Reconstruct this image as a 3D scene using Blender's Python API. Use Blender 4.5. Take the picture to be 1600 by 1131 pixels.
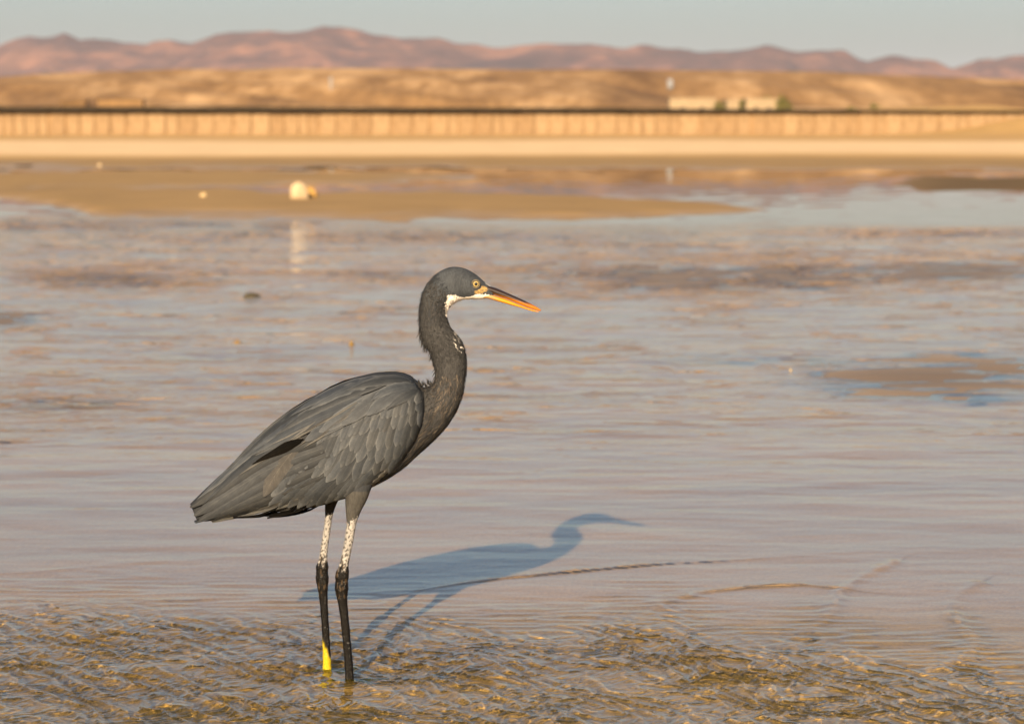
import bpy, bmesh, math, random
import numpy as np
from mathutils import Vector, Matrix
from mathutils.bvhtree import BVHTree

for _o in list(bpy.data.objects):
    bpy.data.objects.remove(_o)
scene = bpy.context.scene
COL = scene.collection
rng = np.random.default_rng(7)
random.seed(7)

# ------------------------------------------------------------------ camera
FP = 3800.0                      # focal length in pixels of a 1600 px wide frame
CH = 0.834                       # camera height above the water
PITCH = math.atan(370.5 / FP)
cam_data = bpy.data.cameras.new('camera')
cam = bpy.data.objects.new('camera', cam_data)
COL.objects.link(cam)
cam.location = (0, 0, CH)
cam.rotation_euler = (math.pi / 2 - PITCH, 0, 0)
cam_data.sensor_width = 36
cam_data.lens = FP * 36 / 1600
cam_data.clip_start = 0.05
cam_data.clip_end = 40000
cam_data.dof.use_dof = True
cam_data.dof.focus_distance = 3.66
cam_data.dof.aperture_fstop = 7.8
scene.camera = cam

# ------------------------------------------------------------------ sky, sun, exposure
SUN_EL = math.radians(21.7)
SUN_AZ = math.radians(9.8)       # shadows fall this far from +Y towards +X
world = bpy.data.worlds.new('World')
scene.world = world
world.use_nodes = True
wn = world.node_tree.nodes
wl = world.node_tree.links
bg = wn['Background']
sky = wn.new('ShaderNodeTexSky')
sky.sky_type = 'NISHITA'
sky.sun_disc = False
sky.sun_elevation = SUN_EL
sky.sun_rotation = math.pi + SUN_AZ
sky.air_density = 0.95
sky.dust_density = 2.6
sky.ozone_density = 2.4
sky.altitude = 0
wl.new(sky.outputs['Color'], bg.inputs['Color'])
bg.inputs['Strength'].default_value = 0.055

sun_data = bpy.data.lights.new('sun', 'SUN')
sun = bpy.data.objects.new('sun', sun_data)
COL.objects.link(sun)
sun_data.energy = 5.0
sun_data.cycles.is_caustics_light = True
sun_data.angle = math.radians(0.55)
sun_data.color = (1.0, 0.78, 0.53)
sd = Vector((math.sin(SUN_AZ) * math.cos(SUN_EL), math.cos(SUN_AZ) * math.cos(SUN_EL), -math.sin(SUN_EL)))
sun.rotation_euler = sd.to_track_quat('-Z', 'Y').to_euler()
sun.location = (-2, -8, 5)

vs = scene.view_settings
vs.view_transform = 'Standard'
vs.look = 'None'
vs.gamma = 1.0
vs.exposure = 1.3
vs.use_curve_mapping = False
scene.cycles.use_denoising = True
scene.cycles.max_bounces = 7
scene.cycles.diffuse_bounces = 2
scene.cycles.glossy_bounces = 3
scene.cycles.transmission_bounces = 6
scene.cycles.transparent_max_bounces = 12
scene.cycles.volume_bounces = 0
scene.cycles.caustics_reflective = False
scene.cycles.caustics_refractive = True
scene.cycles.sample_clamp_indirect = 6.0

# ------------------------------------------------------------------ projection helpers
CT, ST = math.cos(PITCH), math.sin(PITCH)
def ray(px, py):
    a = (px - 800) / FP
    b = (py - 565.5) / FP
    return np.stack([a + 0 * b, CT - ST * b + 0 * a, -ST - CT * b + 0 * a], -1)
def on_ground(px, py, z=0.0):
    v = ray(np.asarray(px, float), np.asarray(py, float))
    t = (z - CH) / v[..., 2]
    p = v * t[..., None]
    p[..., 2] += CH
    return p
def on_plane(px, py, Y):
    v = ray(np.asarray(px, float), np.asarray(py, float))
    t = Y / v[..., 1]
    p = v * np.asarray(t)[..., None]
    p[..., 2] += CH
    return p
def to_px(X, Y, Z=0.0):
    zr = Z - CH
    dep = Y * CT - zr * ST
    return 800 + FP * X / dep, 565.5 - FP * (Y * ST + zr * CT) / dep

# ------------------------------------------------------------------ noise
_perm = rng.permutation(512).astype(np.int64)
_grad = rng.uniform(0, 2 * np.pi, 512)
def perlin(x, y, seed=0):
    xi = np.floor(x).astype(np.int64); yi = np.floor(y).astype(np.int64)
    xf = x - xi; yf = y - yi
    def g(ix, iy, dx, dy):
        hsh = _perm[(_perm[(ix + seed * 37) & 511] + iy) & 511]
        a = _grad[hsh]
        return np.cos(a) * dx + np.sin(a) * dy
    u = xf * xf * xf * (xf * (xf * 6 - 15) + 10)
    v = yf * yf * yf * (yf * (yf * 6 - 15) + 10)
    n0 = g(xi, yi, xf, yf); n1 = g(xi + 1, yi, xf - 1, yf)
    n2 = g(xi, yi + 1, xf, yf - 1); n3 = g(xi + 1, yi + 1, xf - 1, yf - 1)
    return ((n0 + u * (n1 - n0)) + v * ((n2 + u * (n3 - n2)) - (n0 + u * (n1 - n0)))) * 1.5
def fbm(x, y, seed=0, octaves=4, gain=0.5):
    s = 0 * x; a = 1.0
    for k in range(octaves):
        s = s + a * perlin(x * 2 ** k, y * 2 ** k, seed + k * 5)
        a *= gain
    return s
def sstep(a, b, x):
    t = np.clip((x - a) / (b - a), 0, 1)
    return t * t * (3 - 2 * t)

# ------------------------------------------------------------------ object helpers
def tag(o, label=None, cat=None, group=None, kind=None):
    if label: o['label'] = label
    if cat: o['category'] = cat
    if group: o['group'] = group
    if kind: o['kind'] = kind
    return o
def empty(name, loc=(0, 0, 0)):
    o = bpy.data.objects.new(name, None)
    o.empty_display_size = 0.1
    COL.objects.link(o)
    o.location = loc
    return o
def link(name, me, mat=None, parent=None, smooth=False):
    o = bpy.data.objects.new(name, me)
    COL.objects.link(o)
    if mat is not None and len(me.materials) == 0:
        me.materials.append(mat)
    if smooth:
        me.polygons.foreach_set('use_smooth', np.ones(len(me.polygons), dtype=bool))
    if parent is not None:
        o.parent = parent
        bpy.context.view_layer.update()
        o.matrix_parent_inverse = Matrix.Translation(-Vector(parent.location)) if parent.parent is None else Matrix.Identity(4)
    return o
def mesh_from(name, verts, faces):
    me = bpy.data.meshes.new(name)
    verts = np.asarray(verts, dtype=np.float32)
    if isinstance(faces, np.ndarray) and faces.ndim == 2:
        k = faces.shape[1]
        me.vertices.add(len(verts)); me.vertices.foreach_set('co', verts.ravel())
        me.loops.add(faces.size); me.loops.foreach_set('vertex_index', faces.ravel().astype(np.int32))
        me.polygons.add(len(faces))
        me.polygons.foreach_set('loop_start', np.arange(0, faces.size, k, dtype=np.int32))
        me.update(calc_edges=True)
    else:
        me.from_pydata([tuple(v) for v in verts.tolist()], [], faces)
        me.update()
    return me
def grid_faces(nr, nc):
    i = np.arange(nr - 1)[:, None] * nc + np.arange(nc - 1)[None, :]
    return np.stack([i, i + 1, i + nc + 1, i + nc], -1).reshape(-1, 4)
def add_col(me, name, arr):
    a = me.color_attributes.new(name, 'FLOAT_COLOR', 'POINT')
    arr = np.asarray(arr, dtype=np.float32)
    if arr.shape[1] == 3:
        arr = np.concatenate([arr, np.ones((len(arr), 1), np.float32)], 1)
    a.data.foreach_set('color', arr.ravel())
def add_float(me, name, arr):
    a = me.attributes.new(name, 'FLOAT', 'POINT')
    a.data.foreach_set('value', np.asarray(arr, dtype=np.float32).ravel())

class NT:
    """small node-tree builder"""
    def __init__(self, name):
        self.m = bpy.data.materials.new(name)
        self.m.use_nodes = True
        self.t = self.m.node_tree
        self.t.nodes.clear()
        self.out = self.t.nodes.new('ShaderNodeOutputMaterial')
    def n(self, typ, ins=None, **props):
        nd = self.t.nodes.new(typ)
        for k, v in props.items():
            setattr(nd, k, v)
        for k, v in (ins or {}).items():
            s = nd.inputs[k]
            if hasattr(v, 'is_output') or isinstance(v, bpy.types.NodeSocket):
                self.t.links.new(v, s)
            elif hasattr(v, 'outputs'):
                self.t.links.new(v.outputs[0], s)
            else:
                s.default_value = v
        return nd
    def math(self, op, a, b=0.0, c=0.0):
        return self.n('ShaderNodeMath', {0: a, 1: b, 2: c}, operation=op).outputs[0]
    def mix(self, fac, a, b, blend='MIX'):
        nd = self.n('ShaderNodeMix', {0: fac, 6: a, 7: b}, data_type='RGBA', blend_type=blend)
        return nd.outputs[2]
    def noise(self, scale, vec=None, detail=4, rough=0.55, dist=0.0):
        ins = {'Scale': scale, 'Detail': detail, 'Roughness': rough, 'Distortion': dist}
        if vec is not None: ins['Vector'] = vec
        return self.n('ShaderNodeTexNoise', ins)
    def coords(self, kind='Object', scale=(1, 1, 1), rot=(0, 0, 0)):
        tc = self.n('ShaderNodeTexCoord')
        return self.n('ShaderNodeMapping', {'Vector': tc.outputs[kind], 'Scale': scale, 'Rotation': rot}).outputs[0]
    def ramp(self, fac, stops):
        r = self.n('ShaderNodeValToRGB', {0: fac})
        e = r.color_ramp.elements
        while len(e) < len(stops): e.new(0.5)
        for el, (p, c) in zip(e, stops):
            el.position = p
            el.color = c if len(c) == 4 else (*c, 1)
        return r.outputs[0]
    def surf(self, sh):
        self.t.links.new(sh.outputs[0], self.out.inputs['Surface'])
        return self.m
def c4(c): return (c[0], c[1], c[2], 1)
KA = 1.24      # common scale of the surface colours
def simple_mat(name, col, rough=0.8, var=0.25, scale=3.0, bump=0.0, spec=0.3):
    col = [min(0.9, x * KA) for x in col]
    t = NT(name)
    v = t.coords('Object')
    n1 = t.noise(scale, v)
    cm = t.ramp(n1.outputs[0], [(0.3, [x * (1 - var) for x in col]), (0.7, [min(1, x * (1 + var)) for x in col])])
    ins = {'Base Color': cm, 'Roughness': rough, 'Specular IOR Level': spec}
    if bump:
        ins['Normal'] = t.n('ShaderNodeBump', {'Strength': bump, 'Distance': 1 / scale * 0.3, 'Height': n1.outputs[0]})
    return t.surf(t.n('ShaderNodeBsdfPrincipled', ins))

# ------------------------------------------------------------------ materials of the setting
def sand_material():
    t = NT('sand')
    col = t.n('ShaderNodeAttribute', attribute_name='sand_col').outputs['Color']
    wet = t.n('ShaderNodeAttribute', attribute_name='wet').outputs['Fac']
    v = t.coords('Object')
    v2 = t.coords('Object', (0.35, 1, 1))
    n_big = t.noise(2.2, v2, 6, 0.6)
    n_fine = t.noise(160, v, 3, 0.7)
    c1 = t.mix(0.55, col, t.ramp(n_big.outputs[0], [(0.3, (0.62, 0.6, 0.58)), (0.7, (1.35, 1.33, 1.28))]), 'MULTIPLY')
    c2 = t.mix(0.5, c1, t.ramp(n_fine.outputs[0], [(0.3, (0.6, 0.6, 0.62)), (0.7, (1.4, 1.38, 1.32))]), 'MULTIPLY')
    hgt = t.math('ADD', t.math('MULTIPLY', n_fine.outputs[0], 0.15), n_big.outputs[0])
    bmp = t.n('ShaderNodeBump', {'Strength': 0.35, 'Distance': 0.02, 'Height': hgt})
    ro = t.math('MULTIPLY_ADD', wet, -0.5, 0.9)
    return t.surf(t.n('ShaderNodeBsdfPrincipled', {'Base Color': c2, 'Roughness': ro, 'Specular IOR Level': 0.14, 'Normal': bmp}))
M_SAND = sand_material()

def water_material():
    t = NT('water')
    ruf = t.n('ShaderNodeAttribute', attribute_name='ruffle').outputs['Fac']
    far = t.n('ShaderNodeAttribute', attribute_name='far').outputs['Fac']
    live = t.n('ShaderNodeAttribute', attribute_name='live').outputs['Fac']
    va = t.coords('Object', (1, 2.6, 1), (0, 0, 0.06))
    vb = t.coords('Object', (1, 1.8, 1), (0, 0, -0.2))
    n1 = t.noise(3.2, va, 3, 0.5, 0.3)
    n2 = t.noise(13, vb, 2, 0.5, 0.2)
    n3 = t.noise(60, vb, 2, 0.5)
    hh = t.math('MULTIPLY', n1.outputs[0], t.math('MULTIPLY', far, 0.014))
    hh = t.math('MULTIPLY_ADD', n2.outputs[0], t.math('MULTIPLY_ADD', ruf, 0.036, t.math('MULTIPLY', live, 0.0012)), hh)
    hh = t.math('MULTIPLY_ADD', n3.outputs[0], t.math('MULTIPLY_ADD', ruf, 0.0016, t.math('MULTIPLY', live, 0.00012)), hh)
    bmp = t.n('ShaderNodeBump', {'Strength': 1.0, 'Distance': 1.0, 'Height': hh})
    return t.surf(t.n('ShaderNodeBsdfGlass', {'IOR': 1.333, 'Roughness': 0.0, 'Color': (0.98, 0.975, 0.95, 1), 'Normal': bmp}))
M_WATER = water_material()

# ------------------------------------------------------------------ tidal flat: sand
SHOALS = [(1130, 432, 420, 32, 1.0), (1500, 424, 280, 25, 1.0), (150, 437, 190, 22, 0.95), (640, 431, 170, 10, 0.8), (1480, 590, 300, 50, 1.0),
          (-10, 500, 130, 19, 1.0), (90, 352, 260, 8, 0.8), (1450, 366, 240, 7, 0.9), (1180, 560, 240, 16, 0.72), (560, 640, 260, 14, 0.62), (90, 632, 220, 24, 0.72), (960, 700, 150, 10, 0.5)]
def shoal_mask(px, py):
    m = 0 * px
    for cx, cy, rx, ry, a in SHOALS:
        m = np.maximum(m, a * np.exp(-(((px - cx) / rx) ** 2 + ((py - cy) / ry) ** 2) ** 1.4))
    return m
BED = 0.005
def sand_height(X, Y):
    px, py = to_px(X, Y)
    wob = fbm(px / 260 + 3, py / 14, 11, 3)
    pyw = py + wob * 6 + 2.5 * perlin(px / 60, py / 5, 14)
    def band(top, bot, edge=6.0):
        return sstep(-edge, edge, pyw - top) * sstep(-edge, edge, bot - pyw)
    a1 = band(np.interp(px, [0, 350, 500, 850, 1230], [296, 297, 301, 305, 326]),
              np.interp(px, [-400, 0, 70, 150, 500, 900, 1230], [308, 310, 316, 335, 338, 338, 327])) * sstep(1250, 1150, px)
    a2 = band(np.interp(px, [0, 450, 900], [268, 269, 277]), np.interp(px, [0, 420, 700, 900], [300, 288, 283, 278])) * sstep(900, 560, px)
    a3 = band(0 * px + 236, np.interp(px, [0, 800, 1200, 1700], [262, 262, 264, 266]))
    a4 = band(np.interp(px, [1260, 1450, 1700], [284, 273, 272]), np.interp(px, [1260, 1450, 1700], [288, 302, 306]), 7) * sstep(1270, 1480, px + 60 * wob)
    land = np.maximum(np.maximum(a1, a2), a3)
    far = sstep(8, 20, Y)
    base = -0.011 - BED * sstep(905, 985, py) + 0.003 * fbm(X / 0.9, Y / 0.5, 21, 3) * sstep(4.2, 7, Y)
    base = base + far * (-0.010)
    sm_ = shoal_mask(px + 40 * wob, py + 6 * wob)
    bumps = 0.0045 * fbm(X / 0.34 + 0.5 * perlin(X, Y, 44), Y / 0.20, 45, 3) + 0.0006 + 0.0018 * np.exp(-((px - 1480) / 260) ** 2 - ((py - 592) / 40) ** 2)
    z = base * (1 - sm_) + sm_ * bumps
    z = z + land * 0.062 + a4 * 0.028
    rip = perlin(X / 0.10 + 0.6 * perlin(X / .3, Y / .3, 5), Y / 0.045, 31)
    z = z + 0.0016 * rip * sstep(9, 5, Y)
    berm = np.interp(Y, [58, 64, 74, 100, 150, 152, 170, 420], [0, 0.03, 0.085, 0.15, 0.24, 0.26, 1.1, 1.4])
    z = z + berm + 0.02 * fbm(X / 9, Y / 5, 41, 3) * sstep(60, 80, Y)
    z = z + np.exp(-((X - 33) / 5.0) ** 2) * 1.15 * sstep(138, 149, Y)       # drift against the wall's end
    return z, px, py, land, a4

def lerp3(a, b, t):
    return np.asarray(a)[None, None, :] * (1 - t[..., None]) + np.asarray(b)[None, None, :] * t[..., None]
def fan(Ys, nc, k=0.5, c=1.5):
    u = np.linspace(-1, 1, nc)
    a = np.abs(u)
    inner = np.minimum(a / 0.82, 1)
    outer = np.clip((a - 0.82) / 0.18, 0, 1)
    Y = np.repeat(Ys[:, None], nc, 1)
    # dense in the middle, stretched towards the sides
    return np.sign(u)[None, :] * (inner[None, :] * (k * Y + c) + (outer ** 1.6)[None, :] * (0.75 * Y + 1.6)), Y
def rows(n, p0, p1):
    return on_ground(800.0, np.linspace(p0, p1, n))[:, 1]

Ys = np.concatenate([np.linspace(0.8, 3.2, 30)[:-1], rows(430, 1170, 246), np.linspace(64, 165, 60), np.linspace(172, 420, 20)])
X, Y = fan(Ys, 460, 0.42, 0.5)
Z, PX, PY, LAND, DARK = sand_height(X, Y)
under = np.array((0.39, 0.26, 0.13)); wetc = np.array((0.22, 0.140, 0.055))
ochre = (0.33, 0.205, 0.075); dry = (0.50, 0.355, 0.20)
emer = sstep(-0.006, 0.02, Z)
C = lerp3(under, wetc, emer)
C = C + (lerp3((0.235, 0.150, 0.064), wetc, emer) - C) * sstep(14, 20, Y)[..., None]
C = C + (lerp3((0.40, 0.25, 0.06), (0.40, 0.25, 0.06), emer) - C) * (sstep(925, 985, PY + 20 * perlin(PX / 120, PY / 40, 6)))[..., None]     # coarser, darker bed
SHO = shoal_mask(PX, PY) * sstep(-0.008, 0.0, Z) * sstep(340, 350, PY)
C = C + (lerp3((0.14, 0.088, 0.034), (0.14, 0.088, 0.034), emer) - C) * SHO[..., None]
C = C * (1 - 0.6 * DARK[..., None] * sstep(-0.015, 0.004, Z)[..., None])
pyy = to_px(X, Y, Z)[1] + 3 * perlin(X / 14, Y / 9, 3)
C = C + (lerp3(ochre, ochre, emer) - C) * sstep(251, 243, pyy)[..., None]
pale = sstep(246, 237, pyy) * sstep(216, 224, pyy)
C = C + (lerp3(dry, dry, emer) - C) * pale[..., None]
me = mesh_from('sand_flat', np.stack([X, Y, Z], -1).reshape(-1, 3), grid_faces(*X.shape))
add_col(me, 'sand_col', np.minimum(C.reshape(-1, 3) * KA, 0.62))
add_float(me, 'wet', (sstep(0.06, 0.0, Z) * (1 - DARK)).ravel())
o = link('sand_flat', me, M_SAND, smooth=True); tag(o, kind='structure')
o.cycles.is_caustics_receiver = True

# plain around and behind
n = 90
gx = np.linspace(-1, 1, n); gx = np.sign(gx) * np.abs(gx) ** 3 * 21000
X, Y = np.meshgrid(gx, gx)
Y = Y + 300
Z = np.where(Y > 400, 1.2, -0.35) + 0 * X
me = mesh_from('ground', np.stack([X, Y, Z], -1).reshape(-1, 3), grid_faces(n, n))
add_col(me, 'sand_col', np.tile(np.array((0.36, 0.25, 0.15)), (n * n, 1)))
add_float(me, 'wet', np.zeros(n * n))
o = link('ground', me, M_SAND, smooth=True); tag(o, kind='structure')

# ------------------------------------------------------------------ water
def poly_dist(X, Y, pts):
    g = on_ground(np.array([p[0] for p in pts], float), np.array([p[1] for p in pts], float))
    best = np.full(X.shape, 9e9); side = np.zeros(X.shape)
    for k in range(len(g) - 1):
        ax, ay = g[k, :2]; bx, by = g[k + 1, :2]
        dx, dy = bx - ax, by - ay
        L2 = dx * dx + dy * dy
        t = np.clip(((X - ax) * dx + (Y - ay) * dy) / L2, 0, 1)
        ex = X - (ax + t * dx); ey = Y - (ay + t * dy)
        d2 = ex * ex + ey * ey
        s = np.sign(dx * (Y - ay) - dy * (X - ax))
        m = d2 < best
        best = np.where(m, d2, best); side = np.where(m, s, side)
    return np.sqrt(best), side

RIDGES = [  # (points in the frame, height m, width m)
    ([(600, 934), (660, 921), (740, 909), (830, 899), (930, 890), (1040, 881), (1180, 873), (1330, 866)], 0.0040, 0.007),
    ([(1000, 962), (1030, 945), (1090, 927), (1170, 917), (1250, 914), (1300, 919)], 0.0026, 0.011),
    ([(1240, 992), (1285, 972), (1305, 945), (1312, 925), (1345, 903), (1400, 878)], 0.0026, 0.013),
    ([(1440, 1052), (1500, 1030), (1528, 1008), (1500, 975), (1483, 952), (1500, 930), (1530, 912)], 0.0032, 0.015),
    ([(-150, 905), (60, 893), (250, 877), (420, 868), (640, 862)], 0.0015, 0.016),
    ([(-150, 700), (60, 690), (150, 682), (270, 685), (360, 697)], 0.0050, 0.022),
]
WA = 1.05
def water_surface(X, Y):
    px, py = to_px(X, Y)
    near = sstep(7.5, 4.5, Y)
    edge = np.interp(px, [-600, 0, 200, 400, 480, 560, 650, 800, 900, 980, 1040, 1120, 1200, 1270, 1320, 1400, 1470, 1520, 1560, 1620, 2000],
                     [940, 945, 938, 960, 950, 968, 962, 990, 980, 953, 944, 982, 1000, 985, 1008, 1035, 1035, 1008, 1050, 1080, 1090])
    tb = sstep(-18, 40, py - edge + 14 * perlin(px / 60, py / 30, 71))
    # turbulent foreground: short-crested lumps on longer slanting crests
    wx = X + 0.030 * perlin(X / 0.11, Y / 0.13, 51) + 0.012 * perlin(X / 0.04, Y / 0.05, 52)
    wy = Y + 0.040 * perlin(X / 0.12, Y / 0.14, 53) + 0.014 * perlin(X / 0.04, Y / 0.05, 54)
    dirx = 0.70 + 0.16 * sstep(400, 1300, px)
    ph = (dirx * wx + 0.56 * wy) / 0.038
    train = 1 - 2 * np.abs(np.sin(np.pi * ph)) ** 0.8
    ridg = 1 - np.abs(perlin(wx / 0.030, wy / 0.030, 61)) * 2.3
    ridg2 = 1 - np.abs(perlin(wx / 0.014 + 4, wy / 0.016, 62)) * 2.3
    long_ = perlin(wx / 0.30, wy / 0.12, 63)
    amp = 0.8 + 0.45 * perlin(X / 0.25, Y / 0.3, 64)
    tm = np.clip(0.7 + 0.6 * perlin(X / 0.13, Y / 0.17, 60), 0, 1.3)
    z = tb * amp * WA * (0.0025 * train * tm + (0.0014 * ridg + 0.0015 * ridg2) * (0.85 + 0.3 * train * tm) + 0.0028 * long_)
    # fine parallel wrinkles in front of the breaking edge
    fine = perlin(px / 90 + 0.3 * perlin(px / 40, py / 20, 9), py / 5.0, 65)
    z = z + (1 - tb) * sstep(-75, -10, py - edge) * 0.0017 * fine
    # soft streaks of the smooth sheet
    z = z + (1 - tb) * (0.0024 * perlin(X / 0.42 + 0.4 * perlin(X / .5, Y / .3, 2), Y / 0.13, 66)
                        + 0.0009 * perlin(X / 0.20, Y / 0.055, 67)) * (0.5 + 0.5 * sstep(4.4, 5.6, Y))
    z = z + sstep(5.0, 7.0, Y) * sstep(19, 10, Y) * (1 - 0.9 * shoal_mask(px, py)) * 0.007 * perlin(X / 0.9 + 0.5 * perlin(X, Y, 4), Y / 0.36, 68)
    for pts, hgt, wid in RIDGES:
        dd, sd_ = poly_dist(X, Y, pts)
        dd = dd + 0.006 * perlin(X / 0.06, Y / 0.06, 81)
        xa, xb = min(p[0] for p in pts), max(p[0] for p in pts)
        tp = sstep(xa - 5, xa + 0.15 * (xb - xa), px) * (sstep(xb + 5, xb - 0.45 * (xb - xa), px) if xb - xa > 500 else 1) * np.clip(0.95 + 0.9 * perlin(X / 0.21, Y / 0.3, 83), 0.15, 1.3)
        z = z + tp * (hgt * np.exp(-(dd / wid) ** 2) * (0.7 + 0.35 * perlin(X / 0.07, Y / 0.07, 82)) + 0.5 * hgt * np.exp(-np.abs(dd) / (wid * 5)) * sstep(-1.2 * wid, 1.2 * wid, dd * sd_))
    ruf = 0 * px
    for cx, cy, rx, ry, a in [(1130, 432, 420, 36, 1.0), (1500, 425, 250, 26, 0.8), (190, 435, 170, 24, 0.9), (620, 432, 160, 16, 0.6),
                              (120, 352, 260, 9, 0.6), (1450, 366, 240, 7, 0.7), (60, 625, 200, 40, 0.4), (500, 640, 200, 20, 0.2), (560, 372, 420, 11, 0.4), (470, 353, 70, 15, 0.6)]:
        ruf = np.maximum(ruf, a * np.exp(-(((px - cx) / rx) ** 2 + ((py - cy) / ry) ** 2) ** 1.5))
    ruf = ruf * (0.75 + 0.7 * fbm(px / 120, py / 14, 91, 3))
    ruf = ruf + 0.75 * np.clip(fbm(px / 170, py / 9, 95, 3) - 0.12, 0, 1) * sstep(350, 400, py) * sstep(720, 600, py)
    ruf = ruf * (1 - np.exp(-(((px - 1480) / 330) ** 2 + ((py - 592) / 60) ** 2) ** 2))
    return z, np.clip(ruf, 0, 1), sstep(4.6, 7.5, Y) * (1 - sstep(14, 22, Y)), 1 - 0.97 * sstep(14, 22, Y)

Ys = np.concatenate([np.linspace(0.8, 2.2, 30)[:-1], rows(130, 1600, 1166), rows(400, 1165, 900), rows(420, 899, 249)])
X, Y = fan(Ys, 960, 0.28, 0.25)
Z, RUF, FAR, LIVE = water_surface(X, Y)
me = mesh_from('water', np.stack([X, Y, Z], -1).reshape(-1, 3), grid_faces(*X.shape))
add_float(me, 'ruffle', RUF.ravel())
add_float(me, 'far', FAR.ravel())
add_float(me, 'live', LIVE.ravel())
o = link('water', me, M_WATER, smooth=True); tag(o, kind='structure')
o.cycles.is_caustics_caster = True          # sunlight is refracted onto the sand

# ------------------------------------------------------------------ mountains and hills
def profile(pts, Yd, xs):
    p = np.array(pts, float)
    g = on_plane(p[:, 0], p[:, 1], Yd)
    return np.interp(xs, g[:, 0], g[:, 2])
MOUNT = [(-2200, 95), (-1800, 70), (-1300, 88), (-900, 60), (-500, 82), (-200, 70), (-60, 80), (0, 65), (50, 55), (100, 53), (150, 62), (230, 70), (265, 62), (300, 72), (340, 55), (400, 50),
         (450, 50), (490, 42), (530, 41), (570, 50), (620, 60), (700, 62), (760, 73), (800, 74), (850, 70), (890, 66), (930, 68),
         (965, 78), (1010, 71), (1060, 79), (1110, 83), (1150, 78), (1190, 73), (1230, 85), (1270, 80), (1310, 82), (1340, 96),
         (1380, 90), (1420, 95), (1450, 95), (1480, 104), (1530, 93), (1600, 87), (1700, 80), (1900, 96), (2200, 75), (2600, 92), (3200, 70), (3800, 95)]
HILLS = [(-2200, 135), (-1400, 122), (-800, 133), (-300, 128), (-60, 146), (0, 142), (75, 140), (100, 133), (200, 126), (280, 123), (350, 120), (430, 121), (500, 119), (600, 120), (700, 121), (800, 123),
         (900, 122), (1025, 124), (1220, 126), (1300, 129), (1400, 132), (1600, 138), (1800, 128), (2200, 138), (2800, 124), (3800, 135)]

def rock_material(name, c_lo, c_mid, c_hi, scale, zspan, vs_=(1, 1, 1), rz=0.0):
    t = NT(name)
    c_lo, c_mid, c_hi = ([x * KA for x in c] for c in (c_lo, c_mid, c_hi))
    v = t.coords('Object', vs_, (0, 0, rz))
    n1 = t.noise(scale, v, 8, 0.6, 0.6)
    n2 = t.noise(scale * 5, v, 6, 0.65)
    f = t.math('MULTIPLY_ADD', n2.outputs[0], 0.35, t.math('MULTIPLY', n1.outputs[0], 0.65))
    col = t.ramp(f, [(0.34, c_lo), (0.5, c_mid), (0.64, c_hi)])
    bmp = t.n('ShaderNodeBump', {'Strength': 0.6, 'Distance': zspan, 'Height': f})
    return t.surf(t.n('ShaderNodeBsdfPrincipled', {'Base Color': col, 'Roughness': 0.95, 'Specular IOR Level': 0.1, 'Normal': bmp}))

def mountains():
    Y0, YR, Y1 = 4000.0, 5200.0, 6600.0
    xs = np.linspace(-3400, 3400, 420); ys = np.linspace(Y0, Y1, 150)
    X, Y = np.meshgrid(xs, ys)
    yr = YR + 160 * perlin(X / 600, 0 * X + 0.5, 15)
    H = profile(MOUNT, YR, X)
    q = np.where(Y < yr, (Y - Y0) / (yr - Y0), np.clip((Y1 - Y) / (Y1 - yr), 0, 1))
    rid = 1 - np.abs(perlin(X / 210 + 0.35 * perlin(X / 300, Y / 300, 18), Y / 620, 16)) * 2.0
    rid2 = 1 - np.abs(perlin(X / 80 + 0.3 * perlin(X / 90, Y / 120, 19), Y / 200, 17)) * 2.0
    shape = np.clip(q, 0, 1) ** 1.35
    z = H * shape * (1 - (1 - q) * (0.75 - 0.75 * np.clip(rid, -0.3, 1))) - (1 - np.clip(q, 0, 1)) * 0.10 * H * (1 - rid2)
    z = z - 6 * (1 - rid2) * q + 3
    me = mesh_from('mountains', np.stack([X, Y, np.maximum(z, -5)], -1).reshape(-1, 3), grid_faces(*X.shape))
    m = rock_material('mountain_rock', (0.028, 0.012, 0.010), (0.075, 0.032, 0.022), (0.20, 0.090, 0.048), 0.0045, 20)
    tag(link('mountains', me, m, smooth=True), kind='structure')
mountains()

def hills():
    Y0, YR, Y1 = 430.0, 800.0, 1150.0
    xs = np.linspace(-620, 620, 420); ys = np.linspace(Y0, Y1, 150)
    X, Y = np.meshgrid(xs, ys)
    yr = YR + 35 * perlin(X / 110, 0 * X + 0.5, 25)
    H = profile(HILLS, YR, X)
    q = np.clip(np.where(Y < yr, (Y - Y0) / (yr - Y0), (Y1 - Y) / (Y1 - yr)), 0, 1)
    sx = X + 0.55 * (Y - YR)
    rid = 1 - np.abs(perlin(sx / 42 + 0.4 * perlin(X / 60, Y / 60, 28), Y / 210, 26)) * 2.0
    rid2 = 1 - np.abs(perlin(sx / 15, Y / 60, 27)) * 2.0
    flat = np.clip(q * 1.5, 0, 1)
    z = 1.2 + (H - 1.2) * (flat ** 1.2) * (1 - (1 - flat) * (0.7 - 0.7 * np.clip(rid, -.2, 1))) - (1 - flat) * q * 2.2 * (1 - rid2) - 9.0 * flat * (1 - flat) * (1 - np.clip(rid, -0.5, 1))
    me = mesh_from('hills', np.stack([X, Y, z], -1).reshape(-1, 3), grid_faces(*X.shape))
    m = rock_material('hill_sand', (0.085, 0.043, 0.015), (0.20, 0.113, 0.044), (0.38, 0.24, 0.115), 0.035, 1.8, (1, 0.22, 1), 0.5)
    tag(link('hills', me, m, smooth=True), kind='structure')
hills()
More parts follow.
